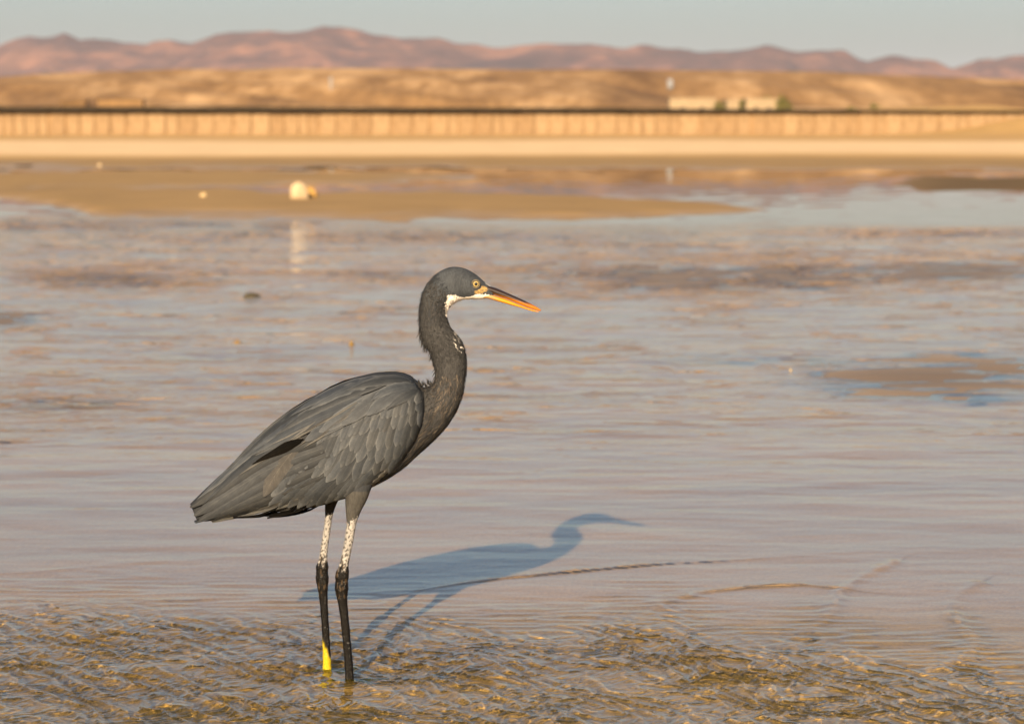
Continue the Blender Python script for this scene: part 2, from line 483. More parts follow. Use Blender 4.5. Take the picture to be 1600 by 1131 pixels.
# ------------------------------------------------------------------ sea wall behind the beach
def box_mesh(name, x0, x1, y0, y1, z0, z1, bev=0.0):
    bm = bmesh.new()
    bmesh.ops.create_cube(bm, size=1)
    for v in bm.verts:
        v.co = (x0 if v.co.x < 0 else x1, y0 if v.co.y < 0 else y1, z0 if v.co.z < 0 else z1)
    if bev:
        bmesh.ops.bevel(bm, geom=bm.edges[:] + bm.verts[:], offset=bev, segments=1, affect='EDGES')
    me = bpy.data.meshes.new(name); bm.to_mesh(me); bm.free()
    return me
def child(name, me, mat, parent, smooth=False):
    o = bpy.data.objects.new(name, me); COL.objects.link(o)
    if len(me.materials) == 0: me.materials.append(mat)
    if smooth: me.polygons.foreach_set('use_smooth', np.ones(len(me.polygons), dtype=bool))
    o.parent = parent
    return o
WY = 150.0
def slab_material(name, a, b):
    t = NT(name)
    a = [x * KA for x in a]; b = [x * KA for x in b]
    v = t.coords('Object')
    rnd = t.n('ShaderNodeObjectInfo').outputs['Random']
    base = t.ramp(rnd, [(0.0, a), (0.55, [(x + y) / 2 for x, y in zip(a, b)]), (1.0, b)])
    n1 = t.noise(1.6, v, 5, 0.6); n2 = t.noise(9, t.coords('Object', (1, 1, 0.2)), 4, 0.6)
    c = t.mix(0.7, base, t.ramp(n1.outputs[0], [(0.3, (0.7, 0.66, 0.6)), (0.7, (1.3, 1.3, 1.3))]), 'MULTIPLY')
    c = t.mix(0.5, c, t.ramp(n2.outputs[0], [(0.3, (0.75, 0.72, 0.66)), (0.7, (1.2, 1.2, 1.2))]), 'MULTIPLY')
    return t.surf(t.n('ShaderNodeBsdfPrincipled', {'Base Color': c, 'Roughness': 0.9, 'Specular IOR Level': 0.2, 'Normal': t.n('ShaderNodeBump', {'Strength': 0.5, 'Distance': 0.05, 'Height': n1.outputs[0]})}))
M_SLAB = slab_material('wall_slab', (0.165, 0.107, 0.055), (0.205, 0.140, 0.077))
M_CORE = simple_mat('wall_core', (0.165, 0.10, 0.046), 0.95, 0.3, 0.8)
M_COPE = simple_mat('dark_coping', (0.022, 0.017, 0.011), 0.9, 0.3, 1.0, 0, 0.05)
wall = empty('sea_wall', (0, WY, 0.2))
tag(wall, 'long low sea wall of sandy slabs with dark coping behind the beach', 'wall')
child('core', box_mesh('core', -75, 33, 0.30, 0.9, -0.6, 1.38), M_CORE, wall)
R3 = random.Random(3)
x = -75.0
while x < 32.0:
    w = R3.choice((0.62, 0.8, 0.95, 1.05, 1.15)) * R3.uniform(0.9, 1.1)
    dz = R3.uniform(-0.05, 0.03)
    p = child('slab', box_mesh('slab', -w / 2 + 0.04, w / 2 - 0.04, 0.22, 0.298, -0.55, 1.33 + dz, 0.03), M_SLAB, wall)
    p.location = (x + w / 2, R3.uniform(-0.05, -0.01), 0)
    p.rotation_euler = (math.radians(R3.uniform(-1.5, 1)), 0, math.radians(R3.uniform(-3, 3)))
    x += w + R3.choice((0.0, 0.02, 0.10))
x = -75.0
while x < 30.0:
    w = R3.uniform(2.6, 4.2)
    hh = float(np.interp(x + w / 2, [-75, -20, 6, 18, 30], [0.36, 0.33, 0.28, 0.16, 0.10])) * R3.uniform(0.93, 1.07)
    p = child('coping', box_mesh('coping', 0.01, w - 0.01, -0.22, 1.0, 1.385, 1.385 + hh, 0.02), M_COPE, wall)
    p.location = (x, R3.uniform(-0.03, 0.03), 0)
    x += w

# ------------------------------------------------------------------ low buildings, bushes and marks beyond the wall
M_LIME = simple_mat('limewash', (0.20, 0.148, 0.087), 0.9, 0.12, 0.5)
M_MUD = simple_mat('mud_brick', (0.135, 0.078, 0.03), 0.95, 0.25, 0.6)
M_MUDD = simple_mat('mud_roof', (0.085, 0.048, 0.018), 0.95, 0.3, 0.8)
M_SHADE = simple_mat('window_shutter', (0.06, 0.045, 0.03), 0.8, 0.2, 2.0)
M_WHITE = simple_mat('white_paint', (0.16, 0.165, 0.17), 0.6, 0.08, 1.0)
M_POST = simple_mat('grey_post', (0.16, 0.13, 0.10), 0.8, 0.2, 3.0)
GZ = 1.2
def house(px0, px1, pyt, Yd, depth, wm, rm, label, name='low_house', wins=2, step=0.0):
    x0, x1 = ((p - 800) / FP * Yd for p in (px0, px1))
    zt = float(on_plane(800.0, float(pyt), Yd)[2])
    e = empty(name, ((x0 + x1) / 2, Yd, GZ))
    hw = (x1 - x0) / 2; H = zt - GZ
    child('wall', box_mesh('wall', -hw, hw, 0, depth, -0.3, H - 0.25), wm, e)
    child('roof', box_mesh('roof', -hw - 0.12, hw + 0.12, -0.12, depth + 0.12, H - 0.245, H, 0.03), rm, e)
    if step:
        child('roof_block', box_mesh('roof_block', -hw * 0.2, hw * 0.65, 0.4, depth - 0.4, H + 0.004, H + step, 0.03), wm, e)
    for k in range(wins):
        xx = -hw + (k + 0.7) * 2 * hw / (wins + 0.4)
        child('window', box_mesh('window', xx - 0.35, xx + 0.35, -0.06, 0.05, H * 0.42, H * 0.42 + 0.9), M_SHADE, e)
    child('door', box_mesh('door', hw * 0.5 - 0.4, hw * 0.5 + 0.4, -0.05, 0.05, -0.2, 1.6), M_SHADE, e)
    tag(e, label, 'house', 'low houses beyond the sea wall')
house(1045, 1116, 153.5, 400, 6, M_LIME, M_LIME, 'longest cream limewashed low house beyond the wall, below the white board')
house(1134, 1153, 155.5, 402, 5, M_LIME, M_LIME, 'smallest cream low house between two green bushes beyond the wall', wins=0)
house(1164, 1214, 154, 400, 6, M_LIME, M_LIME, 'cream low house ending against the largest round bush beyond the wall')
house(156, 226, 154.5, 410, 2.5, M_MUD, M_MUDD, 'longer mud brown low house on the flat foot of the sandy hill', step=0.0)
house(98, 138, 156.5, 414, 2.5, M_MUDD, M_MUDD, 'shorter dark mud brown low house beside the longer brown house', wins=1)

def leaf_material():
    t = NT('bush_leaf')
    rnd = t.n('ShaderNodeNewGeometry').outputs['Random Per Island']
    c = t.ramp(rnd, [(0.0, (0.055, 0.060, 0.014)), (0.5, (0.11, 0.10, 0.022)), (1.0, (0.17, 0.14, 0.035))])
    return t.surf(t.n('ShaderNodeBsdfPrincipled', {'Base Color': c, 'Roughness': 0.75, 'Specular IOR Level': 0.2}))
M_LEAF = leaf_material()
M_BARK = simple_mat('bark', (0.09, 0.06, 0.035), 0.95, 0.3, 4.0)
def bush(px, pyt, wpx, Yd, label, seed, n=520):
    r = np.random.default_rng(seed)
    x = (px - 800) / FP * Yd
    zt = float(on_plane(800.0, float(pyt), Yd)[2]); H = zt - GZ
    rad = wpx / FP * Yd / 2
    e = empty('bush', (x, Yd, GZ))
    tv, tf = [], []
    def limb(a, b, r0, r1):
        o_ = len(tv); a = np.array(a); b = np.array(b)
        for p, q in ((a, r0), (b, r1)):
            for k in range(6):
                an = k * math.pi / 3
                tv.append(p + np.array([math.cos(an) * q, math.sin(an) * q, 0]))
        for k in range(6): tf.append((o_ + k, o_ + (k + 1) % 6, o_ + 6 + (k + 1) % 6, o_ + 6 + k))
    limb((0, 0, -0.3), (0.05, 0, H * 0.55), 0.12, 0.07)
    for k in range(6):
        an = k * 1.1
        limb((0.03, 0, H * (0.25 + 0.06 * k)), (math.cos(an) * rad * 0.6, math.sin(an) * rad * 0.6, H * (0.5 + 0.07 * k)), 0.05, 0.02)
    child('trunk', mesh_from('trunk', np.array(tv), tf), M_BARK, e)
    cl = r.normal(size=(16, 3)); cl /= np.linalg.norm(cl, axis=1)[:, None]; cl *= r.uniform(0.3, 0.85, (16, 1))
    V = []; F = []
    for k in range(n):
        c = cl[r.integers(16)] + r.normal(size=3) * 0.2
        if np.linalg.norm(c) > 1.08: continue
        p = np.array([c[0] * rad, c[1] * rad, H * 0.62 + c[2] * H * 0.38])
        a, b = r.normal(size=3), r.normal(size=3)
        a /= np.linalg.norm(a); b -= a * (a @ b); b /= np.linalg.norm(b)
        s = r.uniform(0.08, 0.19) * rad ** 0.5
        o_ = len(V); V += [p - a * s, p + b * s * 0.6, p + a * s, p - b * s * 0.6]; F.append((o_, o_ + 1, o_ + 2, o_ + 3))
    child('crown', mesh_from('crown', np.array(V), F), M_LEAF, e)
    tag(e, label, 'bush', 'bushes beyond the sea wall')
bush(1124, 155, 22, 392, 'rounded green bush between the longest and the smallest cream house', 1)
bush(1157, 153, 15, 394, 'narrow green bush between the smallest cream house and its right neighbour', 2)
bush(1222, 149, 27, 392, 'largest round green bush at the end of the cream houses', 3, 800)
bush(1196, 149.5, 30, 408, 'flat crowned bush rising behind the roof of a cream house', 4, 700)
bush(1330, 162, 26, 392, 'low scrubby bush by itself along the wall, nearest the houses', 5)
bush(1362, 161, 20, 396, 'low scrubby bush by itself along the wall, farthest from the houses', 6)

def hill_z(x, y):
    dg = bpy.context.evaluated_depsgraph_get()
    ob = bpy.data.objects['hills']
    ok, loc, *_ = ob.ray_cast(Vector((x, y, 400)), Vector((0, 0, -1)))
    return loc.z if ok else GZ
def at_hill(px, py):
    """first point of the hills seen along a line of sight"""
    v = ray(float(px), float(py))
    ok, loc, *_ = bpy.data.objects['hills'].ray_cast(Vector((0, 0, CH)), Vector(v.tolist()).normalized())
    return loc if ok else Vector((v[0] * 700 / v[1], 700, GZ))
bpy.context.view_layer.update()
p = at_hill(1047, 142)
e = empty('signboard', p)
s_ = p.y / FP
child('board', box_mesh('board', -4.2 * s_, 4.2 * s_, -0.15, 0.0, 4.5 * s_, 18 * s_, 0.05), M_WHITE, e)
for sx in (-3, 3):
    child('post', box_mesh('post', (sx - 0.7) * s_, (sx + 0.7) * s_, 0.01, 0.25, -0.5, 17 * s_), M_POST, e)
e.rotation_euler[2] = math.radians(18)
tag(e, 'small white board on posts standing on the sandy hill', 'sign')
p = at_hill(517, 139)
e = empty('marker_post', p); s_ = p.y / FP
child('shaft', box_mesh('shaft', -1.3 * s_, 1.3 * s_, -1.3 * s_, 1.3 * s_, -0.5, 13 * s_, 0.05), M_WHITE, e)
child('cap', box_mesh('cap', -2.6 * s_, 2.6 * s_, -2.6 * s_, 2.6 * s_, 13 * s_ + 0.005, 17 * s_, 0.1), M_WHITE, e)
tag(e, 'slim whitish marker post with thicker cap on the hillside', 'post')

# ------------------------------------------------------------------ stones on the flat
def stone_mesh(name, sx, sy, sz, seed, rough=0.22, sub=3, flat=0.3):
    bm = bmesh.new(); bmesh.ops.create_icosphere(bm, subdivisions=sub, radius=1)
    r = np.random.default_rng(seed)
    pl = r.normal(size=(9, 3)); pl /= np.linalg.norm(pl, axis=1)[:, None]; dk = r.uniform(0.62, 0.95, 9)
    for v in bm.verts:
        q = np.array(v.co)
        for nn, d_ in zip(pl, dk):
            k = q @ nn - d_
            if k > 0: q = q - nn * k * 0.85
        q = q * (1 + rough * 0.35 * float(perlin(np.array([q[0] * 2.3 + seed]), np.array([q[1] * 2.3 + q[2] * 1.7]), seed)[0]))
        z = q[2] * sz
        v.co = (q[0] * sx, q[1] * sy, max(z, -flat * sz))
    me = bpy.data.meshes.new(name); bm.to_mesh(me); bm.free()
    return me
def stone(name, px, pybase, wpx, hpx, zb, col, label, seed, group=None, cat='stone', var=0.25):
    v = on_ground(float(px), float(pybase), zb)
    s_ = v[1] / FP
    me = stone_mesh(name, wpx / 2 * s_, wpx / 2 * s_ * 0.85, hpx / 1.3 * s_, seed)
    m = simple_mat(name + '_stone_%d' % seed, col, 0.75, var, 3.0 / (wpx * s_), 0.5)
    o = link(name, me, m, smooth=True)
    hpx_ = hpx / 1.3 * s_ * 0.3
    o.location = (v[0], v[1], zb + hpx_ - 0.002)
    o.rotation_euler = (0, 0, seed)
    tag(o, label, cat, group)
    return o
ZS = lambda px, py: float(sand_height(np.array([on_ground(float(px), float(py))[0]]), np.array([on_ground(float(px), float(py))[1]]))[0][0])
o = stone('boulder', 467, 311, 31, 29, 0.038, (0.31, 0.23, 0.135), 'large cream white rock on the sand bar', 4, cat='rock', var=0.12); o.rotation_euler[2] = 0.3
o = stone('boulder', 485, 309.5, 24, 18, 0.038, (0.27, 0.155, 0.04), 'ochre rock leaning against the large cream white rock', 6, cat='rock', var=0.2); o.rotation_euler[2] = 0.9
stone('pebble', 318, 308, 13, 8, 0.036, (0.34, 0.24, 0.12), 'small pale pebble by itself on the brown sand bar', 8)
stone('pebble', 156, 261, 9, 6, 0.045, (0.26, 0.19, 0.11), 'tiny pale pebble on the upper sand below the beach', 9)
stone('pebble', 393, 464, 29, 7, -0.004, (0.03, 0.024, 0.01), 'flat dark brown stone lying in the shallow water', 10)
stone('pebble', 371, 538, 17, 7, -0.004, (0.17, 0.10, 0.025), 'golden brown pebble in the water beside a smaller one', 11)
stone('pebble', 419, 536, 9, 5, -0.004, (0.14, 0.085, 0.03), 'smaller brown pebble next to the golden brown pebble', 12)
stone('pebble', 550, 542, 10, 11, -0.004, (0.13, 0.08, 0.02), 'upright brown pebble standing in the shallow water behind the heron', 13)
stone('pebble', 305, 736, 7, 5, -0.004, (0.36, 0.22, 0.08), "tiny orange pebble in the water behind the heron's tail", 14)
stone('pebble', 1235, 580, 6, 5, -0.003, (0.36, 0.26, 0.12), 'tiny pale pebble on the brown shallows away from the heron', 15)
# ------------------------------------------------------------------ the heron
NEAR_FOOT = on_ground(546.0, 1060.0)
FAR_FOOT = on_ground(511.0, 1043.0)
YB = float((NEAR_FOOT[1] + FAR_FOOT[1]) / 2)
MPP = YB / FP / CT                         # metres per pixel at the bird
def bird_pt(px, py, l):
    """frame position and half-width l (pixels towards the viewer's side) -> world"""
    px, py, l = np.broadcast_arrays(np.asarray(px, float), np.asarray(py, float), np.asarray(l, float))
    return on_plane(px, py, YB - l * MPP)
def mirror(P):
    Q = np.array(P, float); Q[..., 1] = 2 * YB - Q[..., 1]; return Q
def catmull(P, n):
    """resample control rows P (k, m) to n rows"""
    P = np.asarray(P, float); k = len(P)
    t = np.linspace(0, k - 1, n)
    i = np.clip(np.floor(t).astype(int), 0, k - 2); f = (t - i)[:, None]
    E = np.vstack([2 * P[0] - P[1], P, 2 * P[-1] - P[-2]])
    a, b, c, d = E[i], E[i + 1], E[i + 2], E[i + 3]
    return 0.5 * (2 * b + (c - a) * f + (2 * a - 5 * b + 4 * c - d) * f ** 2 + (3 * b - a - 3 * c + d) * f ** 3)
def tube_faces(nr, nc, caps=True):
    F = []
    for i in range(nr - 1):
        for j in range(nc):
            F.append((i * nc + j, i * nc + (j + 1) % nc, (i + 1) * nc + (j + 1) % nc, (i + 1) * nc + j))
    if caps:
        F.append(tuple(range(nc))[::-1]); F.append(tuple((nr - 1) * nc + j for j in range(nc)))
    return F

# back / belly outline pairs and half width, tail to bill base (frame pixels)
SPINE = np.array([
    (392, 712, 398, 799, 14), (432, 674, 436, 800, 24), (482, 632, 478, 795, 34), (538, 605, 526, 783, 44),
    (585, 592, 570, 764, 47), (622, 593, 600, 752, 44), (645, 600, 626, 735, 38), (659, 606, 652, 711, 33),
    (668, 605, 678, 688, 29), (674, 603, 700, 663, 26), (679, 595, 715, 638, 24), (680.5, 584, 723.5, 614, 22.5),
    (677, 568, 728, 584, 21.5), (672, 552, 728.5, 562, 20.5), (664, 540, 725, 542, 19.5), (657.5, 525, 716, 526, 18.5),
    (655, 508, 703, 511, 18), (655, 488, 697.5, 494, 18), (658, 466, 699, 484, 18.5), (663, 452, 704, 478, 19.5),
    (672, 438, 712, 472.5, 20.5), (684, 426, 721, 469, 21), (699, 418.5, 729, 468, 21), (713, 416.8, 736, 467.5, 20.5),
    (728, 420, 743, 467.5, 18.5), (743, 428.5, 750, 467.5, 15.5), (755, 438.5, 757, 467, 12), (764, 445, 764, 466, 9), (772, 450, 771, 464, 6)])
def spine_ring(row, th, grow=0.0):
    ax, ay, bx, by, w = row[..., 0], row[..., 1], row[..., 2], row[..., 3], row[..., 4]
    cx, cy = (ax + bx) / 2, (ay + by) / 2
    c, s = np.cos(th), np.sin(th)
    hx, hy = (ax - bx) / 2, (ay - by) / 2
    hl = np.hypot(hx, hy)
    k = 1 + grow / np.maximum(hl, 1)
    return bird_sym(cx + hx * c * k, cy + hy * c * k, (w + grow) * s)
def bird_sym(px, py, l):
    P = on_plane(px, py, YB + 0 * np.asarray(px, float))
    P[..., 1] = P[..., 1] - l * MPP
    return P

def skin_of_rings(rings, caps=True):
    R = np.asarray(rings); nr, nc = R.shape[:2]
    return R.reshape(-1, 3), tube_faces(nr, nc, caps)

parts_v, parts_f = [], []
def add_skin(v, f):
    off = sum(len(x) for x in parts_v)
    parts_v.append(v); parts_f.extend([tuple(i + off for i in q) for q in f])

S_ROWS = catmull(SPINE, 190)
TH = np.linspace(0, 2 * np.pi, 44, endpoint=False)
add_skin(*skin_of_rings([spine_ring(r, TH) for r in S_ROWS]))

LEGS = {
    'near': (float(NEAR_FOOT[1]), [(567, 738, 24), (560, 764, 20), (556, 782, 17), (552.5, 797, 12.5), (550.5, 809, 9.5), (549, 819, 7.8), (545, 845, 7.3), (540.5, 868, 7.2),
                                   (537, 884, 8.0), (534.8, 896, 11.0), (534, 908, 10.2), (533.6, 918, 11.0), (534, 928, 9.6), (535, 938, 8.0), (538, 962, 7.0), (541.5, 998, 6.7), (544.5, 1032, 6.9), (546, 1058, 7.1), (547, 1076, 6.7), (547.5, 1089, 6.5)]),
    'far': (float(FAR_FOOT[1]), [(527, 745, 19), (521, 768, 15), (517.5, 785, 10), (515, 797, 7.6), (513.5, 808, 6.2), (511, 828, 6.0), (507.5, 850, 6.2), (505, 872, 6.8),
                                 (503.5, 884, 10.2), (503.3, 894, 9.7), (503.4, 903, 10.8), (504, 914, 9.2), (505, 930, 7.4), (507, 958, 6.5), (509, 990, 6.3), (510.3, 1016, 6.6), (511, 1041, 7.2), (511.5, 1058, 6.8), (512, 1071, 6.5)]),
}
LEG_FOOT = {}
for key, (YL, ctl) in LEGS.items():
    rr = catmull(ctl, 110)
    rings = []
    th = np.linspace(0, 2 * np.pi, 20, endpoint=False)
    for i, (x, y, r) in enumerate(rr):
        c = on_plane(x, y, YL)
        hip = max(0.0, (800 - y) / 70.0)              # hips lean in towards the body
        c[1] += (YB - YL) * 0.35 * min(1, hip)
        rad = r * MPP * (1 + 0.03 * math.sin(i * 1.3) * (y > 880))
        rings.append(np.stack([c[0] + rad * np.cos(th), c[1] + rad * 0.92 * np.sin(th), c[2] + 0 * th], -1))
    add_skin(*skin_of_rings(rings))
    LEG_FOOT[key] = rings[-1].mean(0)

def toe(p0, ang, length, r0, bend):
    n = 9; nc = 10
    rings = []
    th = np.linspace(0, 2 * np.pi, nc, endpoint=False)
    d = np.array([math.cos(ang), math.sin(ang), 0]); sd_ = np.array([-d[1], d[0], 0])
    for i in range(n):
        t = i / (n - 1)
        c = p0 + d * length * t + sd_ * bend * length * t * t
        z = p0[2] * (1 - t) ** 2 + (-BED - 0.009) * (1 - (1 - t) ** 2) + 0.0022 * math.sin(t * 9.0) * (1 - t)
        r = r0 * (1 - 0.62 * t) * (1 + 0.10 * math.sin(t * 16))
        rings.append(np.stack([c[0] + sd_[0] * r * np.cos(th), c[1] + sd_[1] * r * np.cos(th), z + r * np.sin(th)], -1))
    add_skin(*skin_of_rings(rings))
for key in LEG_FOOT:
    p = LEG_FOOT[key].copy(); p[2] = max(p[2], -BED - 0.007)
    for ang, ln, bd in ((0.42, 0.062, -0.12), (-0.02, 0.070, 0.04), (-0.5, 0.060, 0.14), (math.pi - 0.15, 0.046, 0.1)):
        toe(p, ang, ln, 0.0058, bd)

raw = mesh_from('raw_body', np.concatenate(parts_v), parts_f)
tmp = bpy.data.objects.new('raw_body', raw); COL.objects.link(tmp)
bmn = bmesh.new(); bmn.from_mesh(raw); bmesh.ops.recalc_face_normals(bmn, faces=bmn.faces); bmn.to_mesh(raw); bmn.free()
mod = tmp.modifiers.new('remesh', 'REMESH'); mod.mode = 'VOXEL'; mod.voxel_size = 0.0017; mod.use_smooth_shade = True
sm = tmp.modifiers.new('smooth', 'SMOOTH'); sm.factor = 0.5; sm.iterations = 4
body_me = bpy.data.meshes.new_from_object(tmp.evaluated_get(bpy.context.evaluated_depsgraph_get()))
bpy.data.objects.remove(tmp)
body_me.name = 'body'

# ---- plumage and skin colours
SLATE = np.array((0.023, 0.0245, 0.0265)); SLATE_B = np.array((0.028, 0.031, 0.0345)); NECKB = np.array((0.026, 0.0255, 0.025))
WHITE = np.array((0.55, 0.51, 0.46)); BLACK = np.array((0.0045, 0.0038, 0.003)); YELLOW = np.array((0.36, 0.27, 0.012)); CREAM = np.array((0.24, 0.155, 0.055))
nv = len(body_me.vertices)
co = np.empty(nv * 3, np.float32); body_me.vertices.foreach_get('co', co); co = co.reshape(-1, 3).astype(float)
bx, by = to_px(co[:, 0], YB + 0 * co[:, 0], co[:, 2])
def inpoly(px, py, poly):
    r = np.zeros(px.shape, bool); n_ = len(poly)
    for i in range(n_):
        x0, y0 = poly[i]; x1, y1 = poly[(i + 1) % n_]
        c = ((y0 > py) != (y1 > py)) & (px < (x1 - x0) * (py - y0) / (y1 - y0 + 1e-9) + x0)
        r ^= c
    return r
jx = 2.2 * perlin(co[:, 0] * 300, co[:, 2] * 300, 3); jy = 2.2 * perlin(co[:, 0] * 300, co[:, 2] * 300, 4)
colr = SLATE[None, :] + (NECKB - SLATE)[None, :] * (sstep(480, 540, by) * sstep(640, 670, bx))[:, None]
head = sstep(480, 462, by) * sstep(660, 672, bx)
colr = colr + (SLATE_B - colr) * head[:, None]
def paint(mask, c, k=1.0):
    global colr
    m = np.asarray(mask, float)[:, None] * k
    colr = colr * (1 - m) + np.asarray(c)[None, :] * m
paint(inpoly(bx + jx, by + jy, [(695, 492), (697, 476), (701, 460), (712, 461), (722, 464), (734, 463), (745, 459), (757, 459), (768, 462), (768, 475), (735, 476), (715, 480), (702, 492)]), WHITE)
paint(inpoly(bx + jx * .6, by + jy * .6, [(741, 453), (749, 451), (754, 445), (760, 448), (762, 453), (752, 458), (742, 457.5)]) * np.clip(0.75 + 0.8 * perlin(co[:, 0] * 420, co[:, 2] * 420, 22), 0.15, 1), CREAM)
paint(inpoly(bx + jx * .5, by + jy * .5, [(753, 436), (760, 438), (772, 446), (776, 452), (768, 450), (760, 444)]), (0.22, 0.21, 0.19))
spk = perlin(co[:, 0] * 170, co[:, 2] * 170 + co[:, 1] * 120, 8) + 0.5 * perlin(co[:, 0] * 330, co[:, 2] * 330, 9)
paint((spk > 0.32) & (bx > 704) & (by > 512) & (by < 552) & (by < 1.1 * (bx - 704) + 530), WHITE, 0.75)
paint(sstep(0.1, 0.6, perlin(co[:, 0] * 90, co[:, 2] * 60, 12)) * (bx > 690) * (by > 590) * (by < 720), (0.055, 0.043, 0.033), 0.6)
# legs
isnear = co[:, 1] < YB
lx, ly = to_px(co[:, 0], co[:, 1], co[:, 2])
leg = (ly > 768) & (np.abs(co[:, 1] - YB) > 0.004)
lj = ly + 16 * perlin(co[:, 0] * 200, co[:, 2] * 60, 13)
sp2 = perlin(co[:, 0] * 420 + co[:, 1] * 380, co[:, 2] * 260, 14) + 0.55 * perlin(co[:, 0] * 420, co[:, 2] * 240 + co[:, 1] * 300, 15)
top = np.where(isnear, 815, 806); knee = np.where(isnear, 890, 878)
tib = (lj > top) & (lj < knee) & leg
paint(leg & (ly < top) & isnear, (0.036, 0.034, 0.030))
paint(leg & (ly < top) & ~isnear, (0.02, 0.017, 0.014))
paint(tib, (0.20, 0.19, 0.175))
paint(tib & (sp2 > 0.30 - 0.6 * sstep(850, 892, ly)), (0.05, 0.045, 0.04))
paint(leg & (lj >= knee), BLACK)
paint(leg & (lj >= knee) & (perlin(co[:, 0] * 500, co[:, 2] * 90, 16) > 0.35) & (ly < 935), (0.05, 0.033, 0.018), 0.7)
yz = np.where(isnear, -0.004, np.interp(lx, [503, 516], [0.046, 0.016]))
paint(sstep(yz + 0.006, yz - 0.008, co[:, 2] + 0.004 * perlin(co[:, 0] * 300, co[:, 2] * 120, 23)) * (ly > 985), YELLOW * 0.85)
add_col(body_me, 'plum', colr * KA * 1.08)
legm = sstep(-0.004, 0.004, ly - top) * leg
add_float(body_me, 'bare', legm)

def body_material():
    t = NT('plumage')
    col = t.n('ShaderNodeAttribute', attribute_name='plum').outputs['Color']
    bare = t.n('ShaderNodeAttribute', attribute_name='bare').outputs['Fac']
    v = t.coords('Object', (1, 1, 0.35))
    n1 = t.noise(420, v, 3, 0.6); n2 = t.noise(60, v, 4, 0.6)
    c = t.mix(0.8, col, t.ramp(n2.outputs[0], [(0.3, (0.72, 0.72, 0.73)), (0.7, (1.25, 1.24, 1.22))]), 'MULTIPLY')
    c = t.mix(0.6, c, t.ramp(n1.outputs[0], [(0.3, (0.6, 0.6, 0.6)), (0.7, (1.4, 1.4, 1.4))]), 'MULTIPLY')
    vs_ = t.coords('Object', (1, 1, 1))
    sc = t.n('ShaderNodeTexVoronoi', {'Vector': vs_, 'Scale': 420.0}, feature='DISTANCE_TO_EDGE')
    hh = t.math('ADD', t.math('MULTIPLY', n1.outputs[0], 0.6), t.math('MULTIPLY', t.math('MINIMUM', sc.outputs[0], 0.15), t.math('MULTIPLY', bare, 5.0)))
    b = t.n('ShaderNodeBump', {'Strength': 0.55, 'Distance': 0.0009, 'Height': hh})
    ro = t.math('MULTIPLY_ADD', bare, -0.38, 0.68)
    return t.surf(t.n('ShaderNodeBsdfPrincipled', {'Base Color': c, 'Roughness': ro, 'Specular IOR Level': t.math('MULTIPLY_ADD', bare, 0.10, 0.06), 'Normal': b}))
M_BODY = body_material()
def feather_material(name, col, edge, var=0.16, spec=0.16):
    t = NT(name)
    col = [x * KA * k for x, k in zip(col, (1.2, 1.25, 1.3))]; edge = [x * KA * k for x, k in zip(edge, (1.2, 1.25, 1.3))]
    uv = t.n('ShaderNodeUVMap', uv_map='vane').outputs[0]
    sep = t.n('ShaderNodeSeparateXYZ', {0: uv})
    across = t.math('ABSOLUTE', t.math('MULTIPLY_ADD', sep.outputs[0], 2.0, -1.0))
    info = t.n('ShaderNodeObjectInfo')
    rnd = info.outputs['Random']
    tone = t.math('MULTIPLY_ADD', rnd, 2 * var, 1 - var)
    warm = t.ramp(t.math('FRACT', t.math('MULTIPLY', rnd, 7.31)), [(0.0, (0.96, 0.99, 1.05)), (0.6, (1.0, 1.0, 1.0)), (1.0, (1.05, 1.0, 0.94))])
    base = t.mix(1.0, c4(col), warm, 'MULTIPLY')
    ef = t.math('MULTIPLY', t.math('POWER', across, 3.0), 0.9)
    tipf = t.math('MULTIPLY', t.math('POWER', sep.outputs[1], 5.0), 0.5)
    base = t.mix(t.math('MAXIMUM', ef, tipf), base, c4(edge))
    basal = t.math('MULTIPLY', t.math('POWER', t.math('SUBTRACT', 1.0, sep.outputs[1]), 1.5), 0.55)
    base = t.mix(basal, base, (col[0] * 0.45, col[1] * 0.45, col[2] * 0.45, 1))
    shaft = t.math('MULTIPLY', t.math('LESS_THAN', across, 0.045), 0.4)
    base = t.mix(shaft, base, (col[0] * 1.7, col[1] * 1.6, col[2] * 1.45, 1))
    # barbs slanting away from the shaft
    bv = t.n('ShaderNodeCombineXYZ', {0: t.math('MULTIPLY', t.math('SUBTRACT', sep.outputs[1], t.math('MULTIPLY', across, 0.25)), 110.0), 1: t.math('MULTIPLY', across, 3.0), 2: t.math('MULTIPLY', rnd, 40.0)})
    nb = t.noise(1.0, bv, 3, 0.7)
    vo = t.coords('Object'); nl = t.noise(70, vo, 3, 0.6)
    base = t.mix(0.8, base, t.ramp(nb.outputs[0], [(0.3, (0.55, 0.55, 0.55)), (0.7, (1.4, 1.4, 1.4))]), 'MULTIPLY')
    base = t.mix(0.7, base, t.ramp(nl.outputs[0], [(0.3, (0.75, 0.76, 0.78)), (0.7, (1.25, 1.22, 1.18))]), 'MULTIPLY')
    tn = t.n('ShaderNodeCombineXYZ', {0: tone, 1: tone, 2: tone})
    base = t.mix(1.0, base, tn.outputs[0], 'MULTIPLY')
    b = t.n('ShaderNodeBump', {'Strength': 0.35, 'Distance': 0.0005, 'Height': nb.outputs[0]})
    return t.surf(t.n('ShaderNodeBsdfPrincipled', {'Base Color': base, 'Roughness': 0.6, 'Specular IOR Level': spec, 'Normal': b}))
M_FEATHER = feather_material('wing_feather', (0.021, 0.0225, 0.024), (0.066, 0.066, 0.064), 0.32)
M_SCAP = feather_material('scapular_plume', (0.017, 0.0190, 0.0215), (0.050, 0.051, 0.051), 0.36)
